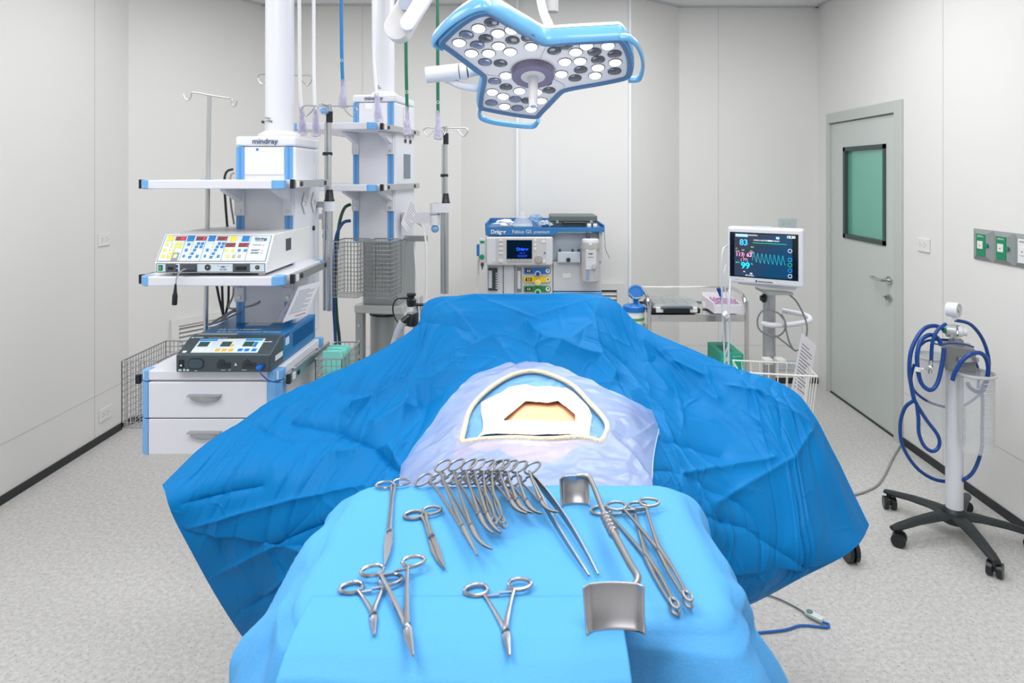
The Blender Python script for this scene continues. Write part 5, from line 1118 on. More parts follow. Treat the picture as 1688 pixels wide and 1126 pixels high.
# top tray, deeper left half
za, zb2, zc_ = fz(375.5), fz(388), fz(382)
pts_ = [(fx(800), za), (fx(996), za), (fx(996), zc_), (fx(920), zc_), (fx(911), zb2), (fx(801), zb2)]
tr = MB().prism([(x, AD-.03, z) for x, z in pts_], (0, .55, 0)).build('top_tray', ABL, AM, bevel=.004)
MB().box(fx(800), fx(996), AD-.03, AD-.022, za-.001, za+.006).box(fx(800), fx(800)+.01, AD-.02, AD+.52, za, za+.03).box(fx(996)-.01, fx(996), AD-.02, AD+.52, za, za+.02).box(fx(800), fx(996), AD+.51, AD+.52, za, za+.03).build('tray_lip', ABL, tr)
ftext('Dräger', 809, 385, AD-.031, 6, WHITE, AM, bold=.0012); ftext('Fabius GS', 844, 384.6, AD-.031, 5.6, WHITE, AM); ftext('premium', 879.5, 384.6, AD-.031, 5, WHITE, AM, shear=.25)
# control head
hd = bxz(802, 911, 389.5, 436.5, AD-.045, AD+.06).build('control_head', AG, AM, bevel=.012, seg=3)
bxz(818, 900, 392, 434, AD-.047, AD-.03).build('control_field', mat('warm_grey_field', (196, 194, 194), .4), hd)
sc = bxz(835.5, 877, 394.5, 425.5, AD-.05, AD-.04).build('screen', mat('dark_screen', (6, 24, 42), .1), hd, bevel=.001)
SB = mat('screen_blue', (20, 80, 255), .4, emit=1.5)
ftext('Dräger', 861, 413, AD-.0505, 4.6, SB, sc, align='CENTER', bold=.0008); ftext('Fabius GS', 861, 418, AD-.0505, 1.6, SB, sc, align='CENTER'); ftext('System test complete', 861, 421.5, AD-.0505, 1.3, SB, sc, align='CENTER'); ftext('Please press rotary', 861, 423.5, AD-.0505, 1.3, SB, sc, align='CENTER')
q = MB()
for py_ in (396.5, 403.5, 410.5, 417.5): q.fr(822, 829, py_-2, py_+2, AD-.053, .008)
q.fr(822, 829, 428, 433, AD-.053, .008).fr(812, 817, 428, 433, AD-.049, .004).each('soft_key', AG, hd, bevel=.002)
q = MB()
for k in range(6): q.fr(836+k*6.9, 842+k*6.9, 427, 431.5, AD-.052, .006)
q.each('soft_key', mat('key_grey', (170, 172, 176), .4), hd)
q = MB()
for py_ in (396, 403, 410): q.fr(880, 884, py_-2, py_+2, AD-.051, .005)
q.fr(893, 899, 396, 400, AD-.051, .005).fr(893, 899, 428, 433, AD-.051, .005).each('small_key', WHITE2, hd)
c = V(888, 427, AD-.046); MB().lathe(c, (0, -1, 0), [(.026, 0), (.025, .016), (.022, .02), (0, .021)], 28).build('rotary_knob', mat('knob_grey', (166, 162, 158), .4), hd, smooth=True)
MB().cyl(V(898, 417, AD-.047), V(898, 417, AD-.052), .006).build('blue_button', BLU, hd)
# lower left: bellows window, door, flow tube, gas controls
w1 = bxz(805, 820, 442, 479, AD-.002, AD+.012).build('bellows_window', mat('window_dark', (58, 64, 66), .2), AM)
q = MB(); [q.fr(817, 820, 450+k*4, 452+k*4, AD-.004, .004) for k in range(7)]; q.fr(805.5, 811, 446, 475, AD-.004, .004); q.build('bellows', AG2, w1)
bxz(829, 830, 438, 486, AD+.006, AD+.012).build('panel_gap', DOT, AM); bxz(848, 849, 438, 486, AD+.006, AD+.012).build('panel_gap', DOT, AM)
fl_ = MB().box(fx(851.5), fx(859.5), AD-.004, AD+.012, fz(481), fz(442)).build('flow_tube_frame', mat('flow_grey', (120, 124, 126), .4), AM, bevel=.002); MB().fr(853, 858, 447, 476, AD-.008, .006).build('flow_tube', WHITE2, fl_)
q = MB(); [q.fr(853.5, 856.5, 450+k*3, 450.6+k*3, AD-.0085, .001) for k in range(9)]; q.build('scale_marks', INK, fl_)
for py_, mm, km in ((446.5, mat('gas_blue', (40, 112, 186), .4), mat('knob_blue', (20, 64, 150), .35)), (461, mat('gas_yellow', (244, 206, 20), .4), mat('knob_yellow', (238, 206, 20), .35)), (476.5, mat('gas_green', (30, 132, 70), .4), mat('knob_green', (30, 120, 60), .35))):
    x0_, x1_ = fx(864), fx(908); z_ = fz(py_); h_ = .018; pl_ = [(x0_, z_-h_), (x1_-h_, z_-h_)]+[(x1_-h_+h_*math.cos(t_), z_+h_*math.sin(t_)) for t_ in [(-90+22.5*k)*math.pi/180 for k in range(1, 8)]]+[(x1_-h_, z_+h_), (x0_, z_+h_)]
    gb = MB().prism([(x, AD-.002, z) for x, z in pl_], (0, .014, 0)).build('gas_plate', mm, AM)
    MB().fr(866.5, 876.5, py_-2.6, py_+2.6, AD-.005, .004).build('digit_window', BLACK, gb); ftext('0.0', 874.5, py_+1.6, AD-.0052, 3.2, mat('amber_digit', (240, 200, 170), .4, emit=.6), gb, align='RIGHT')
    MB().lathe(V(886.5, py_+5, AD-.002), (0, -1, 0), [(.0195, 0), (.0195, .012), (.014, .014), (0, .014)], 22).build('knob_collar', WHITE, gb, smooth=True); MB().lathe(V(886.5, py_+5, AD-.016), (0, -1, 0), [(.0135, 0), (.0125, .02), (0, .021)], 22).build('gas_knob', km, gb, smooth=True)
    MB().lathe(V(903, py_, AD-.002), (0, -1, 0), [(.0145, 0), (.0145, .004), (0, .004)], 22).build('gauge', WHITE2, gb, smooth=True); MB().fr(902, 904.5, py_-2, py_+1, AD-.008, .002).build('gauge_needle', GREEN, gb)
# vaporiser and rail
MB().box(fx(919), fx(957), AD-.02, AD+.03, fz(432.5), fz(415)).build('vaporiser_rail', AG2, AM, bevel=.004)
MB().cyl(V(937, 428.5, AD-.021), V(937, 428.5, AD-.034), .0135).build('black_knob', BLACK, AM, smooth=True)
q = MB(); [q.fr(a, a+4, 411, 415, AD-.01, .02) for a in (921, 942, 952)]; q.each('rail_clip', DARKG, AM)
MB().fr(927, 942, 451, 459, AD+.016, .01).build('pull_recess', WHITE2, AM, bevel=.004)
vx = fx(972); vp = thing('vaporiser', 'cylindrical grey vaporiser mounted on the right front of the anaesthesia machine', 'vaporiser', (vx, AD, fz(464)))
cy = AD-.055
MB().lathe((vx, cy, fz(392)), (0, 0, -1), [(.045, 0), (.054, .005), (.055, .022)], 32).build('cap_ring', WHITE, vp, smooth=True)
MB().lathe((vx, cy, fz(397.5)), (0, 0, -1), [(.056, 0), (.064, .03), (.064, .042), (.05, .044)], 32).build('control_dial', mat('dial_grey', (168, 166, 162), .45), vp, smooth=True)
MB().lathe((vx, cy, fz(408.5)), (0, 0, -1), [(.06, 0), (.058, .01), (.056, .20), (.045, .212), (0, .213)], 32).build('vaporiser_body', mat('vaporiser_grey', (198, 196, 198), .35, .2), vp, smooth=True)
MB().cyl((vx-.015, cy+.02, fz(392)), (vx-.015, cy+.02, zc_-.002), .014).build('mounting_post', DARKG, vp)
fp2 = MB().fr(965.5, 983, 411.5, 445, cy-.062, .02).build('front_plate', AG, vp, bevel=.003); ftext('Dräger', 974, 419, cy-.0625, 2, NAVY, fp2, align='CENTER', bold=.0004); ftext('Sevoflurane', 974, 424.5, cy-.0625, 1.5, INK, fp2, align='CENTER')
MB().fr(966.5, 970, 446, 461, cy-.06, .01).build('sight_glass', mat('sight_blue', (130, 160, 206), .2), vp); MB().cyl(V(979, 440, cy-.06), V(979, 440, cy-.078), .017, .014).build('filler_knob', STEEL, vp, smooth=True)
MB().lathe(V(973.5, 402.5, cy-.058), (0, -1, 0), [(.009, 0), (.009, .006), (0, .006)], 16).build('dial_mark', WHITE, vp)
q = MB()
for x in (fx(812), fx(982)):
    for y in (AD+.08, AD+.48): q.cyl((x-.02, y, .06), (x+.02, y, .06), .06, n=24)
q.each('castor', DARKG, AM, smooth=True)
# side oxygen flow meter with corrugated hose
ofm = thing('oxygen_flowmeter', 'small oxygen flowmeter with green cap on the left side of the anaesthesia machine', 'flowmeter', V(795, 433, AD))
MB().fr(790.5, 801.3, 393, 433, AD-.03, .05).build('meter_body', AG, ofm, bevel=.004); MB().fr(791.5, 798.5, 397, 401, AD-.032, .003).build('green_cap', GREEN, ofm); MB().fr(792, 798, 402, 418, AD-.033, .004).build('sight_tube', GLASSY, ofm)
MB().lathe(V(794.5, 423.5, AD-.03), (0, -1, 0), [(.016, 0), (.015, .012), (0, .013)], 20).build('green_knob', GREEN, ofm, smooth=True); MB().lathe(V(795, 433, AD-.02), (0, 0, -1), [(.01, 0), (.012, .015), (.005, .03), (.003, .045)], 14).build('nozzle', DARKG, ofm, smooth=True)
MB().fr(785.5, 790, 403, 422, AD-.02, .02).build('blue_clip', BLU, ofm, bevel=.002)
P_ = [V(788, 422, AD-.01), V(788, 440, AD), V(786, 470, AD), V(785, 500, AD)]; q = MB(); q.tube(P_, .009, n=10); 
for k in range(26): c = P_[0].lerp(P_[3], k/25); q.cyl(c, c+Vector((0, 0, -.006)), .0115, n=10)
q.build('corrugated_hose', WHITE2, ofm, smooth=True)
# things on the top tray
ty = za+.001
cs = thing('instrument_case', 'dark grey plastic case with handle lying on the blue top tray', 'case', (fx(946), 4.4, ty))
kx0, kx1 = fx(907), fx(985.5); MB().box(kx0, kx1, 4.33, 4.6, ty, ty+.034).build('case_base', DARKG, cs, bevel=.004); MB().box(kx0, kx1, 4.33, 4.6, ty+.036, ty+.074).build('case_lid', mat('case_lid_grey', (92, 102, 102), .45), cs, bevel=.006)
MB().tube([(fx(929), 4.33, ty+.03), (fx(929), 4.30, ty+.03), (fx(964), 4.30, ty+.03), (fx(964), 4.33, ty+.03)], .008, smooth=False).build('handle', BLACK, cs); MB().box(fx(917), fx(921), 4.325, 4.332, ty+.026, ty+.044).box(fx(973), fx(978), 4.325, 4.332, ty+.026, ty+.044).each('latch', GREYST, cs)
for k, (px_, lb_) in enumerate(((971, 'small white bottle cap on the blue tray in front of the grey case, left one'), (981, 'small white bottle cap near the right end of the blue tray'))):
    tag(MB().lathe((fx(px_), 4.297, ty), ZD, [(.013, 0), (.014, .015), (.0145, .022), (.012, .026), (0, .026)], 16).build('bottle_cap', WHITE2, smooth=True), lb_, 'cap')
mk = thing('anaesthesia_mask', 'clear dome-shaped face mask standing on the blue top tray', 'mask', (fx(861), 4.33, ty))
MB().lathe((fx(861), 4.365, ty), ZD, [(.066, 0), (.068, .012), (.058, .035), (.036, .06), (.017, .07), (.015, .085), (.015, .1), (.012, .1)], 28).build('mask_dome', GLASSY, mk, smooth=True)
MB().lathe((fx(861), 4.365, ty), ZD, [(.058, .001), (.069, .001), (.072, .01), (.066, .016)], 28).build('cuff', mat('pale_cuff', (196, 214, 230), .2, alpha=.7), mk, smooth=True)
def crumple(c, sx, sy, sz, m, name, label, cat, seed):
    rs = np.random.RandomState(seed); q = MB(); q.sphere(c, 1, 9)
    off = {}
    for v in q.v:
        d = v-Vector(c); n_ = noise.noise(Vector((d.x*2+seed, d.y*2, d.z*2)))*.55+noise.noise(Vector((d.x*5, d.y*5+seed, d.z*5)))*.35
        d = d*(1+n_); v.x = c[0]+d.x*sx; v.y = c[1]+d.y*sy; v.z = max(c[2]+d.z*sz, c[2]-sz*.9)
    return tag(q.build(name, m), label, cat)
CB = mat('clear_bag', (222, 228, 236), .15, alpha=.55, bump=.8, bscale=50)
crumple((fx(826)+.01, 4.36, ty+.024), .062, .03, .024, mat('white_tissue', (238, 238, 240), .7, bump=.4, bscale=40), 'gauze_pack', 'crumpled white gauze pack at the left end of the blue tray', 'gauze', 3)
crumple((fx(884), 4.46, ty+.036), .042, .03, .038, mat('blue_tinted_bag', (150, 190, 226), .2, alpha=.6, bump=.8, bscale=50), 'plastic_bag', 'crumpled clear bag with light blue contents behind the mask', 'plastic bag', 5)
crumple((fx(899), 4.33, ty+.022), .04, .03, .022, CB, 'plastic_bag', 'small clear pouch with dark blue item in front of the grey case', 'plastic bag', 8)
tag(MB().box(fx(893), fx(905), 4.298, 4.31, ty, ty+.018).build('blue_airway', NAVY, bevel=.003), 'dark blue plastic airway on the tray inside the clear pouch', 'airway')
tag(MB().tube([V(996, 380, 4.28), V(997, 395, 4.28), V(998, 410, 4.28), V(1005, 426, 4.28)], .0016).build('thin_cord', DARKG, smooth=True), 'thin dark cord hanging off the right end of the blue tray', 'cord')

# breathing circuit valve at the drape's left shoulder
BV = thing('breathing_valve', 'black breathing circuit valve and corrugated tube at the left shoulder of the blue drape', 'valve', V(676, 530, 2.6))
bd_ = 2.6
MB().lathe(V(678, 483, bd_), (0, 0, -1), [(.011, 0), (.018, .002), (.018, .010), (.012, .014), (.012, .02), (.019, .026), (.018, .045), (.014, .052)], 22).build('valve_head', BLACK, BV, smooth=True)
MB().lathe(V(678, 505, bd_), (0, 0, -1), [(.013, 0), (.017, .004), (.022, .018), (.022, .026), (.016, .028)], 22).build('clear_housing', GLASSY, BV, smooth=True)
MB().lathe(V(680, 515, bd_), (0, 0, -1), [(.02, 0), (.024, .006), (.022, .05), (.015, .054)], 22).cyl(V(675, 522, bd_-.01), V(664, 531, bd_-.02), .014).cyl(V(684, 502, bd_), V(705, 503, bd_), .006).build('valve_body', BLACK, BV, smooth=True)
MB().tube([V(672, 491, bd_), V(657, 492, bd_), V(649, 500, bd_), V(648, 515, bd_), V(655, 530, bd_), V(668, 536, bd_), V(680, 536, bd_)], .0028).build('thin_line', BLACK, BV, smooth=True); MB().cyl(V(673, 491, bd_), V(659, 492, bd_), .0055, .0035).build('line_fitting', BLACK, BV, smooth=True)
P_ = [V(664, 531, bd_-.02), V(656, 548, bd_-.02), V(649, 570, bd_-.02), V(645, 600, bd_-.02), V(650, 640, bd_), V(700, 640, 3.2), V(806, 560, 4.33)]; q = MB().tube(P_, .012, n=12)
for k in range(34):
    t_ = k/34*4; i_ = min(int(t_), 3); c = P_[i_].lerp(P_[i_+1], t_-i_); d_ = (P_[i_+1]-P_[i_]).normalized(); q.cyl(c, c+d_*.003, .0155, n=12)
q.build('corrugated_tube', mat('milky_tube', (214, 216, 224), .3, alpha=.8), BV, smooth=True)
for P_, lb_ in (([V(683, 535, bd_+.1), V(688, 545, bd_+.1), V(694, 560, bd_+.1)], ''),): MB().tube(P_, .003).build('sample_line', WHOSE, BV, smooth=True)

# ---------------------------------------------------------------- steel trolley and what stands on it
CD = 3.84; tz = .85
xl, xr = V(1070, 0, CD).x, V(1231, 0, CD).x
TR = thing('steel_trolley', 'chrome two-shelf trolley behind the drape, left of the patient monitor', 'trolley', ((xl+xr)/2, 4.05, 0))
for z in (tz-.02, .36): MB().box(xl+.015, xr-.015, CD+.01, CD+.43, z, z+.012).box(xl+.012, xr-.012, CD+.005, CD+.015, z-.018, z+.022).box(xl+.012, xr-.012, CD+.425, CD+.435, z-.018, z+.022).build('shelf', CHROME if z > .5 else STEEL, TR, bevel=.002)
for x, sg_ in ((xl, 1), (xr, -1)):
    q = MB().tube([(x, CD, .08), (x, CD, .86), (x, CD+.01, .90), (x, CD+.06, .945), (x, CD+.14, .96), (x, CD+.3, .96), (x, CD+.38, .945), (x, CD+.43, .90), (x, CD+.44, .86), (x, CD+.44, .08)], .0125, n=14, sub=5)
    q.build('side_frame', CHROME, TR, smooth=True)
for z in (tz+.09, .46): MB().cyl((xl, CD+.44, z), (xr, CD+.44, z), .005, n=10).build('guard_rail', CHROME, TR, smooth=True)
q = MB()
for x in (xl, xr):
    for y in (CD+.02, CD+.42): q.cyl((x-.012, y, .04), (x+.012, y, .04), .04)
q.each('castor', DARKG, TR, smooth=True)
q = MB().tube([V(1031, 535, CD), V(1050, 538, CD-.05), V(1064, 535, CD)], .004); q.build('canister_ring', CHROME, TR, smooth=True)
MB().box(V(1026, 0, CD).x, xl+.012, CD+.02, CD+.16, .755-.01, .755).build('canister_bracket', STEEL, TR)
shz = tz-.008
OC = thing('organiser_case', 'black organiser case with clear compartment lid and white latches on the trolley top', 'case', (V(1114, 0, CD).x, CD+.2, shz+.014))
ox0, ox1 = V(1074, 0, CD).x+.01, V(1157, 0, CD).x; oz = tz+.004
MB().box(ox0, ox1, CD+.03, CD+.33, oz, oz+.03).build('case_base', BLACK, OC, bevel=.006)
MB().prism([(ox0+.004, CD+.03, oz+.03), (ox0+.004, CD+.33, oz+.03), (ox0+.02, CD+.31, oz+.052), (ox0+.015, CD+.05, oz+.052)], (ox1-ox0-.02, 0, 0)).build('clear_lid', mat('smoky_lid', (176, 182, 184), .12, alpha=.55), OC, bevel=.004)
q = MB()
for a in range(4): 
    for b2_i in range(3): q.box(ox0+.03+a*.066, ox0+.085+a*.066, CD+.09+b2_i*.07, CD+.145+b2_i*.07, oz+.03, oz+.046)
q.each('compartment', mat('compartment_grey', (150, 156, 156), .4), OC)
MB().tube([((ox0+ox1)/2-.09, CD+.03, oz+.03), ((ox0+ox1)/2-.06, CD-.0, oz+.045), ((ox0+ox1)/2+.06, CD-.0, oz+.045), ((ox0+ox1)/2+.09, CD+.03, oz+.03)], .010).build('handle', mat('handle_grey_blue', (108, 118, 128), .3), OC, smooth=True)
MB().box(ox0+.02, ox0+.062, CD+.018, CD+.032, oz+.008, oz+.038).box(ox1-.062, ox1-.02, CD+.018, CD+.032, oz+.008, oz+.038).each('latch', WHITE2, OC, bevel=.003)
tp_ = thing('tape_roll', 'white tape roll standing on the trolley between the case and the box of vials', 'tape', (V(1162, 0, CD).x, CD+.25, tz+.004))
c = Vector((V(1163, 0, CD+.25).x, CD+.25, tz+.004)); MB().lathe(c, ZD, [(.022, 0), (.022, .025), (.012, .025), (.012, 0), (.022, 0)], 20).build('roll', WHITE2, tp_, smooth=True)
VB = thing('vial_tray', 'white open box filled with small pink-capped vials at the right end of the trolley', 'box', (V(1200, 0, CD).x, CD+.15, tz+.004))
bx0, bx1 = V(1180, 0, CD).x, V(1228, 0, CD).x-.008; bz = tz+.004
q = MB().box(bx0, bx1, CD+.03, CD+.04, bz, bz+.05).box(bx0, bx1, CD+.3, CD+.31, bz, bz+.075).box(bx0, bx0+.006, CD+.04, CD+.3, bz, bz+.06).box(bx1-.006, bx1, CD+.04, CD+.3, bz, bz+.06).box(bx0+.006, bx1-.006, CD+.04, CD+.3, bz, bz+.005); q.build('box', mat('box_white', (232, 228, 236), .6), VB)
VG = mat('vial_glass', (232, 214, 232), .1, alpha=.6); PINK = mat('pink_cap', (212, 164, 198), .4)
v0 = None; k = 0
for yy in (CD+.06, CD+.1, CD+.14, CD+.19):
    for a in range(6):
        x = bx0+.02+a*(bx1-bx0-.04)/5+random.uniform(-.003, .003)
        if v0 is None:
            v0 = thing('vial', 'small pink-capped glass vial standing in the white box on the trolley', 'vial', (x, yy, bz+.005), 0, 'pink-capped vials in the white box')
            MB().lathe((0, 0, 0), ZD, [(.0085, 0), (.0085, .035), (.005, .042), (.005, .048)], 12).build('glass', VG, v0, smooth=True, local=True); MB().lathe((0, 0, .046), ZD, [(.0068, 0), (.0068, .011), (0, .0115)], 12).build('cap', PINK, v0, smooth=True, local=True)
        else:
            o = v0.copy(); COL.objects.link(o); o.location = (x, yy, bz+.005+random.uniform(0, .012))
            for ch in [c_ for c_ in bpy.data.objects if c_.parent == v0]: c2 = ch.copy(); COL.objects.link(c2); c2.parent = o
sy = thing('syringe', 'dark blue capped syringe leaning out of the white vial box', 'syringe', V(1193, 492, CD+.12)); MB().cyl(V(1184, 475, CD+.12), V(1189, 488, CD+.12), .012, .011).build('blue_cap', mat('ink_blue', (16, 60, 140), .4), sy, smooth=True); MB().cyl(V(1189, 488, CD+.12), V(1194, 512, CD+.12), .007).build('barrel', mat('sky_barrel', (70, 150, 220), .3), sy, smooth=True)
# wipes canister
wc = Vector((V(1045, 0, CD+.08).x, CD+.08, .755)); WB = thing('wipes_canister', 'white wipes canister with blue lid flipped open beside the trolley', 'canister', wc)
MB().lathe(wc, ZD, [(.058, 0), (.060, .01), (.060, .105), (.058, .108)], 32).build('tub', mat('tub_white', (222, 228, 228), .4), WB, smooth=True)
q = MB(); [q.lathe(wc+Vector((0, 0, h_)), ZD, [(.0603, 0), (.0608, .001), (.0608, .016), (.0603, .017)], 32) for h_ in (.02, .055)]; q.each('label_band', mat('label_green', (96, 160, 90), .5), WB, smooth=True)
lid_b = mat('lid_blue', (16, 116, 196), .35)
MB().lathe(wc+Vector((0, 0, .106)), ZD, [(.064, 0), (.064, .028), (.058, .033), (.03, .031), (.022, .026), (.02, .022), (0, .022)], 32).build('lid_ring', lid_b, WB, smooth=True)
MB().lathe(wc+Vector((0, 0, .1295)), ZD, [(.017, 0), (.017, .002), (0, .002)], 16).build('dispensing_hole', mat('hole_grey', (140, 140, 136), .5), WB)
fc = V(1048, 482, CD+.13); MB().lathe(fc, Vector((-.1, -1, .25)), [(.0, -.006), (.044, -.006), (.046, 0), (.044, .006), (.036, .007), (.034, .003), (0, .003)], 28).box(fc.x-.014, fc.x+.014, CD+.12, CD+.14, fc.z-.065, fc.z-.035).build('flip_lid', lid_b, WB, smooth=True)
MB().tube([V(1036, 483, CD+.1), V(1048, 492, CD+.09), V(1062, 489, CD+.06)], .0018).tube([V(1041, 492, CD+.1), V(1056, 490, CD+.09), V(1066, 486, CD+.06)], .0018).each('rubber_band', mat('tan_band', (206, 196, 130), .6), WB, smooth=True)
# lower shelf goods
lz = .382
GB = thing('glove_box', 'green disposable glove box on the lower trolley shelf', 'box', (V(1202, 0, CD).x, CD+.15, lz)); gx0, gx1 = V(1189, 0, CD+.04).x, V(1229, 0, CD+.04).x-.008
pbz = lz; gh = V(0, 584, CD+.05).z-V(0, 606, CD+.05).z
pbz = V(0, 606, CD+.05).z
MB().box(gx0, gx1, CD+.05, CD+.34, .379, V(0, 584, CD+.05).z).build('carton', mat('carton_green', (10, 184, 154), .5), GB, bevel=.002)
zt2 = V(0, 584, CD+.05).z; MB().prism([(gx0+.035+.02*math.cos(t_), CD+.049, zt2-.03+.014*math.sin(t_)) for t_ in [math.pi/2*k for k in range(4)]], (0, .002, 0)).build('diamond_mark', WHITE2, GB); text('GLOVES', .014, (gx0+.07, CD+.0485, zt2-.018), XD, ZD, WHITE2, GB)
q = MB(); [q.cyl((gx0+.02+.025*k, CD+.0495, .4), (gx0+.02+.025*k, CD+.048, .4), .003, n=8) for k in range(5)]; q.build('dots', WHITE2, GB)
MB().box(gx0+.03, gx0+.09, CD+.12, CD+.26, zt2-.0005, zt2+.001).build('opening_flap', mat('flap_dark_green', (0, 104, 96), .5), GB)
for i_, (px_, sx_, lb_) in enumerate(((1124, .036, 'rolled clear packaged item at the left of the lower trolley shelf'), (1147, .034, 'crumpled clear bag in the middle of the lower trolley shelf'), (1170, .034, 'clear bag of white supplies beside the green glove box'))):
    crumple((V(px_, 0, CD+.15).x, CD+.14, .379+.05), sx_, .09, .054, mat('misty_bag', (214, 214, 216), .25, alpha=.75, bump=.8, bscale=30), 'supply_bag', lb_, 'plastic bag', 20+i_)

# ---------------------------------------------------------------- patient monitor on pole
c0 = V(1199, 0, 3.30); c1 = V(1324, 0, 3.115); rz = math.atan2(c1.y-c0.y, c1.x-c0.x); wM = (c1.xy-c0.xy).length
ztop = V(1199, 373, 3.30).z; zbot = V(1199, 465, 3.30).z
mc_ = (c0+c1)/2; px_p = V(1268, 0, 3.32).x
PM = thing('patient_monitor', 'patient monitor showing 83, 117/63 and 99, on a grey pole with white wire basket', 'patient monitor', (px_p, 3.32, 0))
MM = Matrix.Translation((c0.x, c0.y, 0)) @ Matrix.Rotation(rz, 4, 'Z')
class L:      # local frame of the monitor face: x right, -y towards viewer
    pass
def LP(u, v, o=0): return MM @ Vector((u*wM, -o, ztop+(zbot-ztop)*v))
fM = Face(LP(0, 0), LP(1, 0), LP(1, 1), LP(0, 1))
bz = MB().prism([LP(.0, .0, 0), LP(1, 0, 0), LP(1, 1, 0), LP(0, 1, 0)], MM.to_3x3() @ Vector((0, .055, 0))).build('casing', WHITE, PM, bevel=.012, seg=3)
MB().prism([LP(.34, -.012, -.005), LP(.6, -.012, -.005), LP(.57, .03, -.005), LP(.37, .03, -.005)], MM.to_3x3() @ Vector((0, .03, 0))).build('alarm_light', mat('pale_alarm_lens', (196, 212, 224), .2), PM, bevel=.003)
def mk_(u0, u1, v0, v1, h, m, nm, par=PM): return fM.key(u0, u1, v0, v1, h).build(nm, m, par)
glass = mk_(.035, .94, .095, .885, .0012, mat('monitor_glass', (14, 20, 24), .12), 'screen_glass')
def scr_mat():
    m = bpy.data.materials.new('monitor_display'); m.use_nodes = True; nt = m.node_tree; b = nt.nodes['Principled BSDF']
    tc = nt.nodes.new('ShaderNodeTexCoord'); sx = nt.nodes.new('ShaderNodeSeparateXYZ'); nt.links.new(tc.outputs['Generated'], sx.inputs[0])
    rp = nt.nodes.new('ShaderNodeValToRGB'); rp.color_ramp.elements[0].color = lin((.30, .28, .34))+(1,); rp.color_ramp.elements[1].color = lin((.02, .32, .50))+(1,); rp.color_ramp.elements[0].position = .1; rp.color_ramp.elements[1].position = .85
    ad = nt.nodes.new('ShaderNodeMath'); ad.operation = 'SUBTRACT'; nt.links.new(sx.outputs['X'], ad.inputs[0]); ml = nt.nodes.new('ShaderNodeMath'); ml.operation = 'MULTIPLY'; ml.inputs[1].default_value = .45; nt.links.new(sx.outputs['Z'], ml.inputs[0]); nt.links.new(ml.outputs[0], ad.inputs[1])
    a2 = nt.nodes.new('ShaderNodeMath'); a2.operation = 'ADD'; a2.inputs[1].default_value = .3; nt.links.new(ad.outputs[0], a2.inputs[0]); nt.links.new(a2.outputs[0], rp.inputs[0])
    b.inputs['Base Color'].default_value = (.01, .012, .015, 1); b.inputs['Roughness'].default_value = .15; nt.links.new(rp.outputs[0], b.inputs['Emission Color']); b.inputs['Emission Strength'].default_value = .75; return m
disp = mk_(.10, .865, .115, .865, .0016, scr_mat(), 'display', glass)
def em(n_, c_, e=1.1): return mat(n_, c_, .4, emit=e)
def st(t_, u, v, size, m, **k): return text(t_, size, fM.pt(u, v, .0019), fM.q[1]-fM.q[0], fM.q[0]-fM.q[3], m, disp, ext=.0002, **k)
CY = em('cyan_blue_digits', (50, 176, 250)); CY2 = em('cyan_digits', (20, 214, 240)); PK = em('pink_digits', (240, 156, 206)); GR = em('green_line', (40, 190, 110)); WH = em('white_text', (224, 232, 240)); YG = em('yellow_green_text', (150, 220, 50))
st('83', .17, .32, .040, CY, bold=.0008); st('117', .115, .52, .026, PK, bold=.0004); st('/', .215, .545, .03, PK); st('63', .265, .52, .026, PK, bold=.0004); st('( 77)', .185, .60, .018, PK); st('99', .19, .73, .042, CY2, bold=.0008)
st('VPC', .32, .36, .009, YG); st('ST', .115, .40, .009, YG); st('0.0', .2, .42, .010, YG); st('mV', .31, .43, .009, YG); st('NIBP', .115, .445, .009, PK); st('NIBP', .3, .46, .009, PK); st('SpO2', .115, .64, .009, CY2); st('%', .325, .66, .012, CY2)
st('ADULT', .29, .15, .009, WH); st('ICU', .37, .15, .009, WH); st('CHECK ELECTRODES', .36, .235, .009, WH); st('DEMO', .55, .235, .009, WH); st('SINUS', .63, .235, .009, WH); st('10:30', .79, .165, .018, WH, bold=.0003); st('PR', .22, .80, .009, WH); st('98', .31, .83, .012, WH); st('RR 20 bpm', .25, .86, .009, WH)
q = fM.key(.115, .285, .125, .175, .0018); q.build('header_box', em('pale_blue_box', (150, 190, 224), .9), disp); fM.key(.655, .7, .15, .19, .0018).build('header_box', MATS['pale_blue_box'], disp)
fM.key(.35, .79, .268, .276, .0019).build('ecg_line', GR, disp)
pts_ = []
for k in range(8):
    for (a, b_) in ((0, .60), (.25, .45), (.45, .49), (.7, .57), (.9, .61)): pts_.append(fM.pt(.345+(k+a)*.0545, b_-(.02 if k < 1 else 0)+.003*k, .0022))
MB().tube(pts_, .0009, n=5, sub=3).build('pulse_wave', em('wave_cyan', (40, 180, 196), .9), disp, smooth=True)
for v_, cm in ((.38, WH), (.53, CY), (.62, GR), (.715, em('icon_blue', (60, 140, 230))), (.81, WH)):
    c = fM.pt(.835, v_, .002); MB().tube([c+(fM.q[1]-fM.q[0]).normalized()*.0085*math.cos(t_)+Vector((0, 0, .0085*math.sin(t_))) for t_ in [2*math.pi*k/14 for k in range(14)]], .0009, n=5, closed=True, sub=2).build('screen_icon', cm, disp)
text('NIHON KOHDEN', .0085, fM.pt(.42, .955, .0008), fM.q[1]-fM.q[0], fM.q[0]-fM.q[3], NAVY, PM, bold=.0002); mk_(.385, .408, .925, .96, .001, mat('logo_blue', (20, 80, 170), .4), 'logo_square')
q = MB(); [fM.key(u, u+.025, .925, .94, .0012, q) for u in (.11, .15, .2)]; q.each('indicator', mat('indicator_grey', (180, 188, 196), .3), PM)
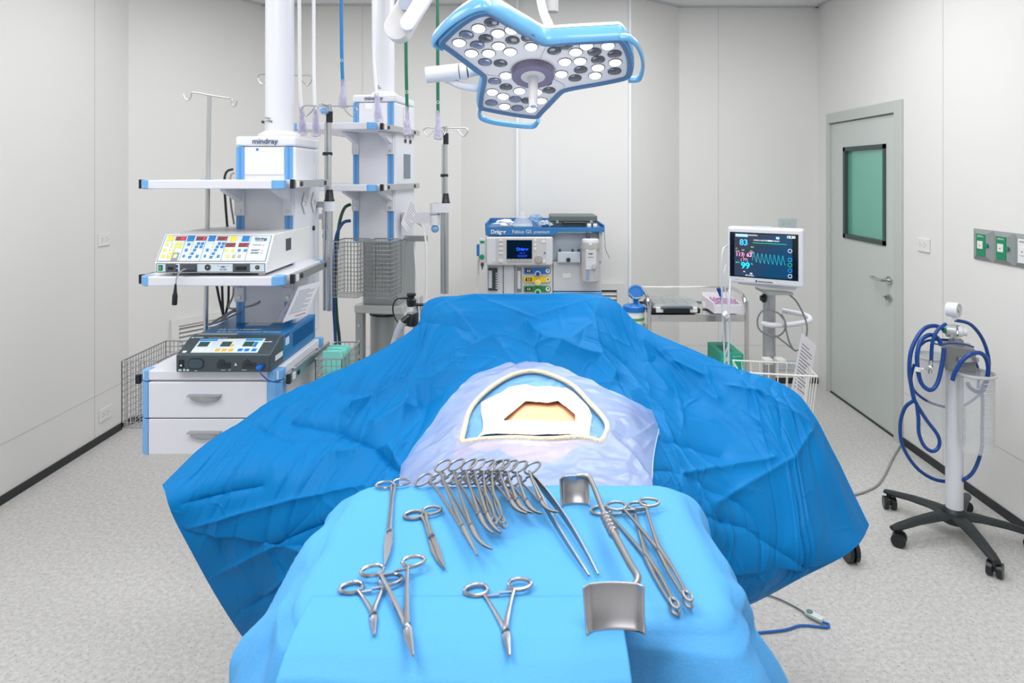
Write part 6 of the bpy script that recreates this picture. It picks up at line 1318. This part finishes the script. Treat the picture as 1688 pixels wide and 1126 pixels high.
MB().prism([LP(.12, 1.0, -.03), LP(.92, 1.0, -.03), LP(.88, 1.07, -.03), LP(.12, 1.04, -.03)], MM.to_3x3() @ Vector((0, .03, 0))).build('lower_casing', WHITE, PM, bevel=.004)
zt_p = zbot-.03; PX = px_p
MB().box(PX-.06, PX+.06, 3.17, 3.35, zt_p-.012, zt_p).build('mount_plate', GREYST, PM)
MB().cyl((PX, 3.32, .08), (PX, 3.32, zt_p-.012), .03, n=32).build('pole', ALU, PM, smooth=True)
MB().cyl((PX-.03, 3.30, zt_p-.05), (PX-.05, 3.30, zt_p-.05), .014).cyl((PX-.035, 3.30, zt_p-.07), (PX-.035, 3.30, zt_p-.03), .008).build('clamp_knob', BLACK, PM, smooth=True)
# hanging bracket
zb3 = V(0, 531, 3.3).z
MB().tube([(PX-.05, 3.27, zb3), (PX-.02, 3.235, zb3), (PX+.05, 3.24, zb3), (PX+.14, 3.26, zb3+.005), (PX+.19, 3.29, zb3+.012), (PX+.18, 3.32, zb3+.03), (PX+.08, 3.36, zb3+.045)], .0125, n=10).build('hook_bracket', WHITE, PM, smooth=True)
q = MB(); q.tube([V(1300, 485, 3.2), V(1315, 500, 3.2), V(1330, 535, 3.2), V(1326, 565, 3.2), V(1312, 578, 3.2), V(1302, 566, 3.2), V(1296, 545, 3.2), V(1294, 530, 3.2), V(1283, 516, 3.22)], .0042)
q.tube([V(1283, 516, 3.22), V(1262, 510, 3.24), V(1250, 522, 3.25), V(1250, 540, 3.25), V(1262, 551, 3.25), V(1280, 555, 3.24), V(1293, 545, 3.22), V(1294, 530, 3.22), V(1288, 518, 3.22)], .0042)
q.tube([V(1278, 553, 3.23), V(1290, 562, 3.22), V(1300, 570, 3.21), V(1312, 579, 3.2)], .0042); q.each('monitor_cable', mat('cable_dark_grey', (122, 126, 130), .45), PM, smooth=True)
# white wire basket on pole
bz_ = V(0, 617, 3.1).z
def bp2(px, py, d): return V(px, py, d)
WW = mat('white_wire', (232, 232, 226), .4)
a0, a1, a2_, a3 = Vector((PX-.2, 3.26, bz_+.02)), Vector((PX+.13, 3.2, bz_+.02)), Vector((PX+.10, 3.0, bz_+.02)), Vector((PX-.23, 3.06, bz_+.02))
q = MB().tube([a0, a1, a2_, a3], .004, n=8, smooth=False, closed=True)
dn = Vector((0, 0, -.2)); ins_ = lambda p: p+(Vector(((a0+a2_)/2))-p)*.12
q.tube([ins_(p)+dn for p in (a0, a1, a2_, a3)], .0025, n=6, smooth=False, closed=True)
for A_, B2 in ((a0, a1), (a1, a2_), (a2_, a3), (a3, a0)):
    n_ = 8 if (A_-B2).length > .25 else 5
    for k in range(n_): p = A_.lerp(B2, k/n_); q.cyl(p, ins_(p)+dn, .002, n=6)
for k in range(1, 8): q.cyl(ins_(a0.lerp(a1, k/8))+dn, ins_(a3.lerp(a2_, k/8))+dn, .002, n=6)
q.build('wire_basket', WW, PM); MB().box(PX-.05, PX-.01, 3.235, 3.29, bz_+.005, bz_+.03).box(PX+.01, PX+.05, 3.225, 3.29, bz_+.005, bz_+.03).each('basket_clip', WHITE2, PM, bevel=.002)
# base with castors
for k in range(4):
    a = math.radians((-68, 68, 112, 248)[k]); e = Vector((PX+.49*math.cos(a), 3.32+.49*math.sin(a), .095))
    MB().tube([(PX, 3.32, .10), e], [.022, .014], n=8, smooth=False).build('base_leg', DARKG, PM)
    MB().cyl(e+Vector((-.022, -.0, -.045)), e+Vector((-.006, .0, -.045)), .05, n=20).cyl(e+Vector((.006, 0, -.045)), e+Vector((.022, 0, -.045)), .05, n=20).cyl(e+Vector((0, 0, -.045)), e+Vector((0, 0, .0)), .012).build('castor', BLACK, PM, smooth=True)
# tubes hanging at the monitor's left
tb = thing('infusion_line', 'two pale infusion lines with a white roller clamp hanging left of the monitor', 'tubing', V(1200, 560, 3.1))
MB().tube([V(1200, 405, 3.2), V(1193, 410, 3.15), V(1190, 430, 3.12), V(1190, 480, 3.1), V(1192, 540, 3.1), V(1195, 600, 3.1), V(1195, 650, 3.08)], .0042).tube([V(1204, 460, 3.22), V(1202, 500, 3.12), V(1201, 560, 3.1), V(1201, 650, 3.08)], .0048).tube([V(1197, 437, 3.2), V(1194, 450, 3.16), V(1196, 480, 3.14), V(1203, 520, 3.12), V(1202, 560, 3.12), V(1195, 590, 3.1), V(1192, 640, 3.09)], .003).each('line', mat('pale_line', (196, 204, 214), .25), tb, smooth=True)
MB().cyl(V(1194, 515, 3.09), V(1199, 523, 3.09), .012).cyl(V(1199, 516, 3.08), V(1193, 521, 3.08), .008).build('roller_clamp', WHITE2, tb, smooth=True)
ps = sheet('white instruction sheet hanging at the right of the monitor stand', [V(1322, 548, 3.12), V(1346, 570, 3.2), V(1326, 678, 3.2), V(1302, 655, 3.12)], lines=14)
MB().tube([V(1320, 533, 3.17), V(1323, 540, 3.15), V(1322, 548, 3.12)], .0015).build('hanging_loop', STEEL, ps, smooth=True)

# ---------------------------------------------------------------- suction stand
SX, SY = 1.956, 3.06
SS = thing('suction_stand', 'white-poled suction stand on a black five-castor base by the right wall', 'suction stand', (SX, SY, 0))
BK = mat('black_base_plastic', (26, 34, 36), .42)
q = MB().lathe((SX, SY, .07), ZD, [(.05, 0), (.055, .03), (.05, .055), (.038, .065)], 24); q.build('base_hub', BK, SS, smooth=True)
for k in range(5):
    a = math.radians(-96+72*k); d = Vector((math.cos(a), math.sin(a), 0)); sd_ = Vector((-d.y, d.x, 0)); e = Vector((SX, SY, 0))+d*.31; q = MB(); prof_ = [(.0, .045, .085, .12), (.1, .034, .088, .118), (.2, .028, .08, .108), (.29, .024, .066, .092), (.33, .016, .064, .084)]; vs = []
    for l_, w_, z0, z1 in prof_:
        c = Vector((SX, SY, 0))+d*l_
        for t_ in range(10): an_ = 2*math.pi*t_/10; vs.append(c+sd_*w_*math.cos(an_)+Vector((0, 0, (z0+z1)/2+(z1-z0)/2*math.sin(an_))))
    q.add(vs, [(i*10+j, i*10+(j+1) % 10, (i+1)*10+(j+1) % 10, (i+1)*10+j) for i in range(4) for j in range(10)]+[tuple(range(10)), tuple(range(40, 50))]); lg = q.build('base_arm', BK, SS, smooth=True)
    ca = a+random.uniform(.6, 1.2); cd_ = Vector((math.cos(ca), math.sin(ca), 0)); w0 = e+Vector((0, 0, .03))-cd_.cross(Vector((0, 0, 1)))*.012
    MB().cyl(w0-cd_*.028, w0-cd_*.007, .03, n=20).cyl(w0+cd_*.007, w0+cd_*.028, .03, n=20).cyl(w0-cd_*.007, w0+cd_*.007, .012).cyl(e+Vector((0, 0, .045)), e+Vector((0, 0, .075)), .011).build('castor', BLACK, SS, smooth=True)
PT = V(0, 600, SY).z
MB().cyl((SX, SY, .12), (SX, SY, PT), .036, n=32).build('pole', WHITE, SS, smooth=True)
text('SUCTION UNIT 1000 ml', .016, (SX+.022, SY-.0305, .60), (0, 0, -1), XD, INK, SS)
MB().hexa([(SX-.072, SY-.05, PT-.015), (SX+.05, SY-.075, PT-.035), (SX+.085, SY+.02, PT-.02), (SX-.03, SY+.05, PT-.0), (SX-.072, SY-.05, PT+.1), (SX+.05, SY-.075, PT+.08), (SX+.085, SY+.02, PT+.09), (SX-.03, SY+.05, PT+.1)]).build('bracket_block', mat('bracket_grey', (136, 138, 138), .5), SS, bevel=.004)
zb4 = PT+.09
MB().lathe((SX-.005, SY-.02, zb4), ZD, [(.03, 0), (.03, .025), (.024, .03)], 20).build('bracket_cap', MATS['bracket_grey'], SS, smooth=True)
MB().cyl((SX, SY-.02, zb4+.03), (SX, SY-.02, zb4+.09), .011).cyl((SX-.035, SY-.04, zb4+.04), (SX+.035, SY, zb4+.06), .01).lathe((SX, SY-.02, zb4+.05), ZD, [(.014, 0), (.02, .006), (.014, .02)], 12).build('valve_fitting', CHROME, SS, smooth=True)
rc = V(1572, 545, SY-.02)
MB().lathe(rc-Vector((.02, -.01, 0)), Vector((1, -.55, .0)), [(.02, -.012), (.03, -.006), (.03, .03), (.024, .034)], 26).cyl(rc+Vector((0, 0, -.05)), rc+Vector((0, 0, -.02)), .016).build('regulator_body', mat('regulator_grey', (196, 202, 202), .3, .5), SS, smooth=True)
MB().lathe(rc+Vector((.012, -.012, .0)), Vector((1, -.55, .0)), [(.024, 0), (.024, .016), (.018, .02), (.018, .034), (.015, .036), (0, .036)], 12).build('regulator_knob', WHITE, SS, smooth=True)
MB().lathe(rc+Vector((-.034, .002, 0)), Vector((-1, -.3, 0)), [(.012, 0), (.012, .012), (0, .013)], 16).build('green_button', GREEN, SS, smooth=True)
gc = V(1573, 511, SY-.02); gax = Vector((.75, -1, .05)); gn = gax.normalized()
MB().lathe(gc-gn*.03, gax, [(.026, 0), (.033, .004), (.034, .05), (.031, .052), (.028, .05), (.028, .044)], 32).cyl(gc+Vector((0, 0, -.045)), gc+Vector((0, 0, -.03)), .01).build('gauge_housing', WHITE, SS, smooth=True)
MB().lathe(gc-gn*.03, gax, [(.028, .040), (.028, .0445), (0, .0445)], 28).build('gauge_dial', mat('dial_light', (206, 208, 206), .3), SS, smooth=True)
nd = gc+gn*.0155; u3 = gn.cross(Vector((0, 0, 1))).normalized(); MB().prism([nd-u3*.012-Vector((0, 0, .01)), nd-u3*.009-Vector((0, 0, .013)), nd+u3*.014+Vector((0, 0, .012))], gn*.001).build('gauge_needle', BLACK, SS)
# canisters
CL = mat('canister_plastic', (226, 230, 232), .06, alpha=.22); CL2 = mat('canister_rim', (222, 226, 228), .1, alpha=.6)
for (px_, d_, ytop, ybot, r0, nm_) in ((1539, 3.12, 586, 718, .080, 'left'), (1608, 2.96, 614, 746, .076, 'right')):
    c = V(px_, 0, d_); zt5 = V(0, ytop, d_).z; zb5 = V(0, ybot-4, d_).z
    cn = MB().lathe((c.x, c.y, zb5), ZD, [(0, .002), (r0*.86, 0), (r0*.9, .008), (r0*.98, zt5-zb5-.01), (r0, zt5-zb5), (r0-.003, zt5-zb5), (r0*.98-.003, zt5-zb5-.02), (r0*.9-.003, .012), (r0*.86, .006), (0, .005)], 40).build('suction_canister', CL, SS, smooth=True)
    MB().lathe((c.x, c.y, zt5), ZD, [(r0*1.0, -.012), (r0*1.07, -.008), (r0*1.08, 0), (r0*1.0, .002), (r0*1.0, -.012)], 40).build('canister_rim', CL2, cn, smooth=True)
    if nm_ == 'right':
        for k in range(15):
            z = zb5+.03+k*(zt5-zb5-.06)/14; rr5 = r0*(.9+.08*k/14)+.0008; q = MB(); vs = []
            for t_ in range(6): an_ = math.radians(-100+t_*7); [vs.append((c.x+rr5*math.cos(an_), c.y+rr5*math.sin(an_), z+h_)) for h_ in (0, .0022)]
            q.add(vs, [(2*t_, 2*t_+2, 2*t_+3, 2*t_+1) for t_ in range(5)]); q.build('graduation_mark', WHITE, cn)
        q = MB()
        for k in range(40): z = zb5+.02+k*(zt5-zb5-.05)/39; q.tube([(c.x+(r0*.97)*math.cos(math.radians(a_)), c.y+(r0*.97)*math.sin(math.radians(a_)), z) for a_ in (-45, -20, 5, 25)], .0009, n=4)
        q.build('ribbed_side', CL2, cn)
MB().box(SX+.06, V(1608, 0, 2.96).x-.06, 2.98, 3.04, PT+.03, PT+.05).build('canister_bracket', STEEL, SS)
def HP(lst, r_, label, nm='suction_hose', m=HOSEB):
    o = MB().tube([V(a, b_, SY+c_) for a, b_, c_ in lst], r_, n=12, sub=8).build(nm, m, smooth=True); tag(o, label, 'hose'); return o
h1 = HP([(1556, 574, -.06), (1553, 600, -.07), (1545, 632, -.08), (1533, 643, -.08), (1519, 632, -.07), (1513, 608, -.06), (1512, 585, -.06), (1518, 562, -.05), (1533, 552, -.04), (1546, 558, -.05), (1552, 570, -.06)], .0092, 'blue suction hose loop coiled around the left canister, white clip on it')
MB().cyl(V(1513.5, 606, SY-.075), V(1513, 612, SY-.075), .0125).cyl(V(1515, 609, SY-.08), V(1522, 608, SY-.08), .005).build('white_clip', WHITE2, h1, smooth=True)
HP([(1570, 627, -.115), (1574, 615, -.12), (1585, 596, -.13), (1600, 584, -.14), (1616, 582, -.14), (1626, 592, -.13), (1629, 612, -.12), (1622, 640, -.11), (1612, 646, -.10), (1600, 640, -.05), (1595, 632, .0)], .0092, 'blue suction hose arching over the right canister, its open end before the bracket')
HP([(1575, 528, .02), (1600, 535, .03), (1620, 560, .04), (1630, 595, .05), (1626, 625, .05), (1618, 640, .02), (1620, 660, .0), (1619, 700, -.0), (1618, 740, -.02), (1606, 775, -.03), (1590, 790, -.04), (1573, 794, .04), (1540, 790, .05), (1510, 770, .03), (1488, 735, .02), (1484, 700, .01), (1492, 672, -.02), (1507, 660, -.05)], .008, 'longest blue hose forming the big low loop below both canisters')
HP([(1507, 660, -.05), (1503, 640, -.05), (1499, 610, -.05), (1503, 575, -.04), (1520, 545, -.03), (1540, 537, -.02), (1560, 545, -.01)], .0092, 'blue hose rising at the left of the stand to the regulator')
HP([(1507, 658, -.06), (1512, 668, -.06), (1527, 692, -.06), (1546, 718, -.06), (1548, 735, -.06), (1538, 744, -.06), (1524, 736, -.06), (1515, 715, -.06), (1514, 690, -.06), (1511, 665, -.07)], .008, 'teardrop-shaped blue hose loop hanging below the left canister')
HP([(1507, 600, -.03), (1502, 625, -.02), (1508, 645, .0), (1530, 662, .02), (1558, 671, .05), (1580, 672, .06), (1600, 662, .05), (1615, 650, .02)], .006, 'dark blue hose passing behind the pole between the canisters')
h7 = HP([(1559, 534, -.05), (1545, 545, -.06), (1537, 565, -.06), (1535, 596, -.06)], .0078, 'short blue hose with chrome tap hanging in front of the left canister')
MB().cyl(V(1534.5, 594, SY-.06), V(1533, 615, SY-.06), .008).cyl(V(1527, 608, SY-.065), V(1539, 606, SY-.065), .006).lathe(V(1532, 605, SY-.065), (0, -1, 0), [(.01, 0), (.012, .012), (.006, .02)], 12).build('chrome_tap', CHROME, h7, smooth=True)
HP([(1515, 572, -.02), (1528, 562, -.02), (1555, 560, .0), (1575, 563, .02), (1592, 572, .02), (1605, 590, .02), (1613, 612, .02), (1612, 640, .02)], .0055, 'thin blue hose running over the top of the bracket between the canisters')
HP([(1535, 565, -.08), (1550, 568, -.08), (1570, 566, -.08), (1590, 568, -.08), (1605, 572, -.08)], .0035, 'thin blue cord crossing just above the grey bracket')

# ---------------------------------------------------------------- cords on the floor
def fl_pt(px, py, z=.006): return T(px, py, z)
tag(MB().tube([fl_pt(*p) for p in ((1330, 835), (1380, 822), (1412, 815), (1432, 808), (1448, 798), (1461, 778), (1472, 755), (1488, 730), (1505, 720), (1522, 716), (1540, 722))], .0055, n=10).build('power_cord', CABLE, smooth=True), 'grey power cord running over the floor from the drape to the suction stand', 'cord')
PC = thing('sensor_cable', 'grey and blue cable joined by a pale connector on the floor, lower right', 'cable', fl_pt(1345, 1015, .0))
MB().tube([fl_pt(1240, 975), fl_pt(1275, 984), fl_pt(1300, 995), fl_pt(1320, 1006), fl_pt(1330, 1014, .01)], .003, n=8).build('grey_cable', mat('slate_cable', (96, 108, 106), .5), PC, smooth=True)
MB().tube([fl_pt(1357, 1026, .01), fl_pt(1366, 1029), fl_pt(1364, 1034), (fl_pt(1350, 1033)), fl_pt(1320, 1031), fl_pt(1295, 1038), fl_pt(1260, 1042), fl_pt(1200, 1046), fl_pt(1120, 1040)], .0042, n=8).build('blue_cable', mat('royal_cable', (24, 104, 190), .4), PC, smooth=True)
a = fl_pt(1328, 1010, .011); b_ = fl_pt(1357, 1025, .011); dr_ = (b_-a).normalized(); sd_ = dr_.cross(Vector((0, 0, 1)))*.0135
MB().prism([a-sd_*.7, a-sd_+dr_*.006, b_-sd_-dr_*.004, b_-sd_*.6, b_+sd_*.6, b_+sd_-dr_*.004, a+sd_+dr_*.006, a+sd_*.7], (0, 0, .011)).build('connector', mat('pale_connector', (206, 222, 220), .4), PC, bevel=.002)
m_c = a.lerp(b_, .22); MB().lathe(m_c+Vector((0, 0, .0105)), ZD, [(.0125, -.009), (.0125, .0018), (0, .0018)], 20).build('grey_cap', mat('connector_cap', (96, 124, 128), .5), PC, smooth=True)
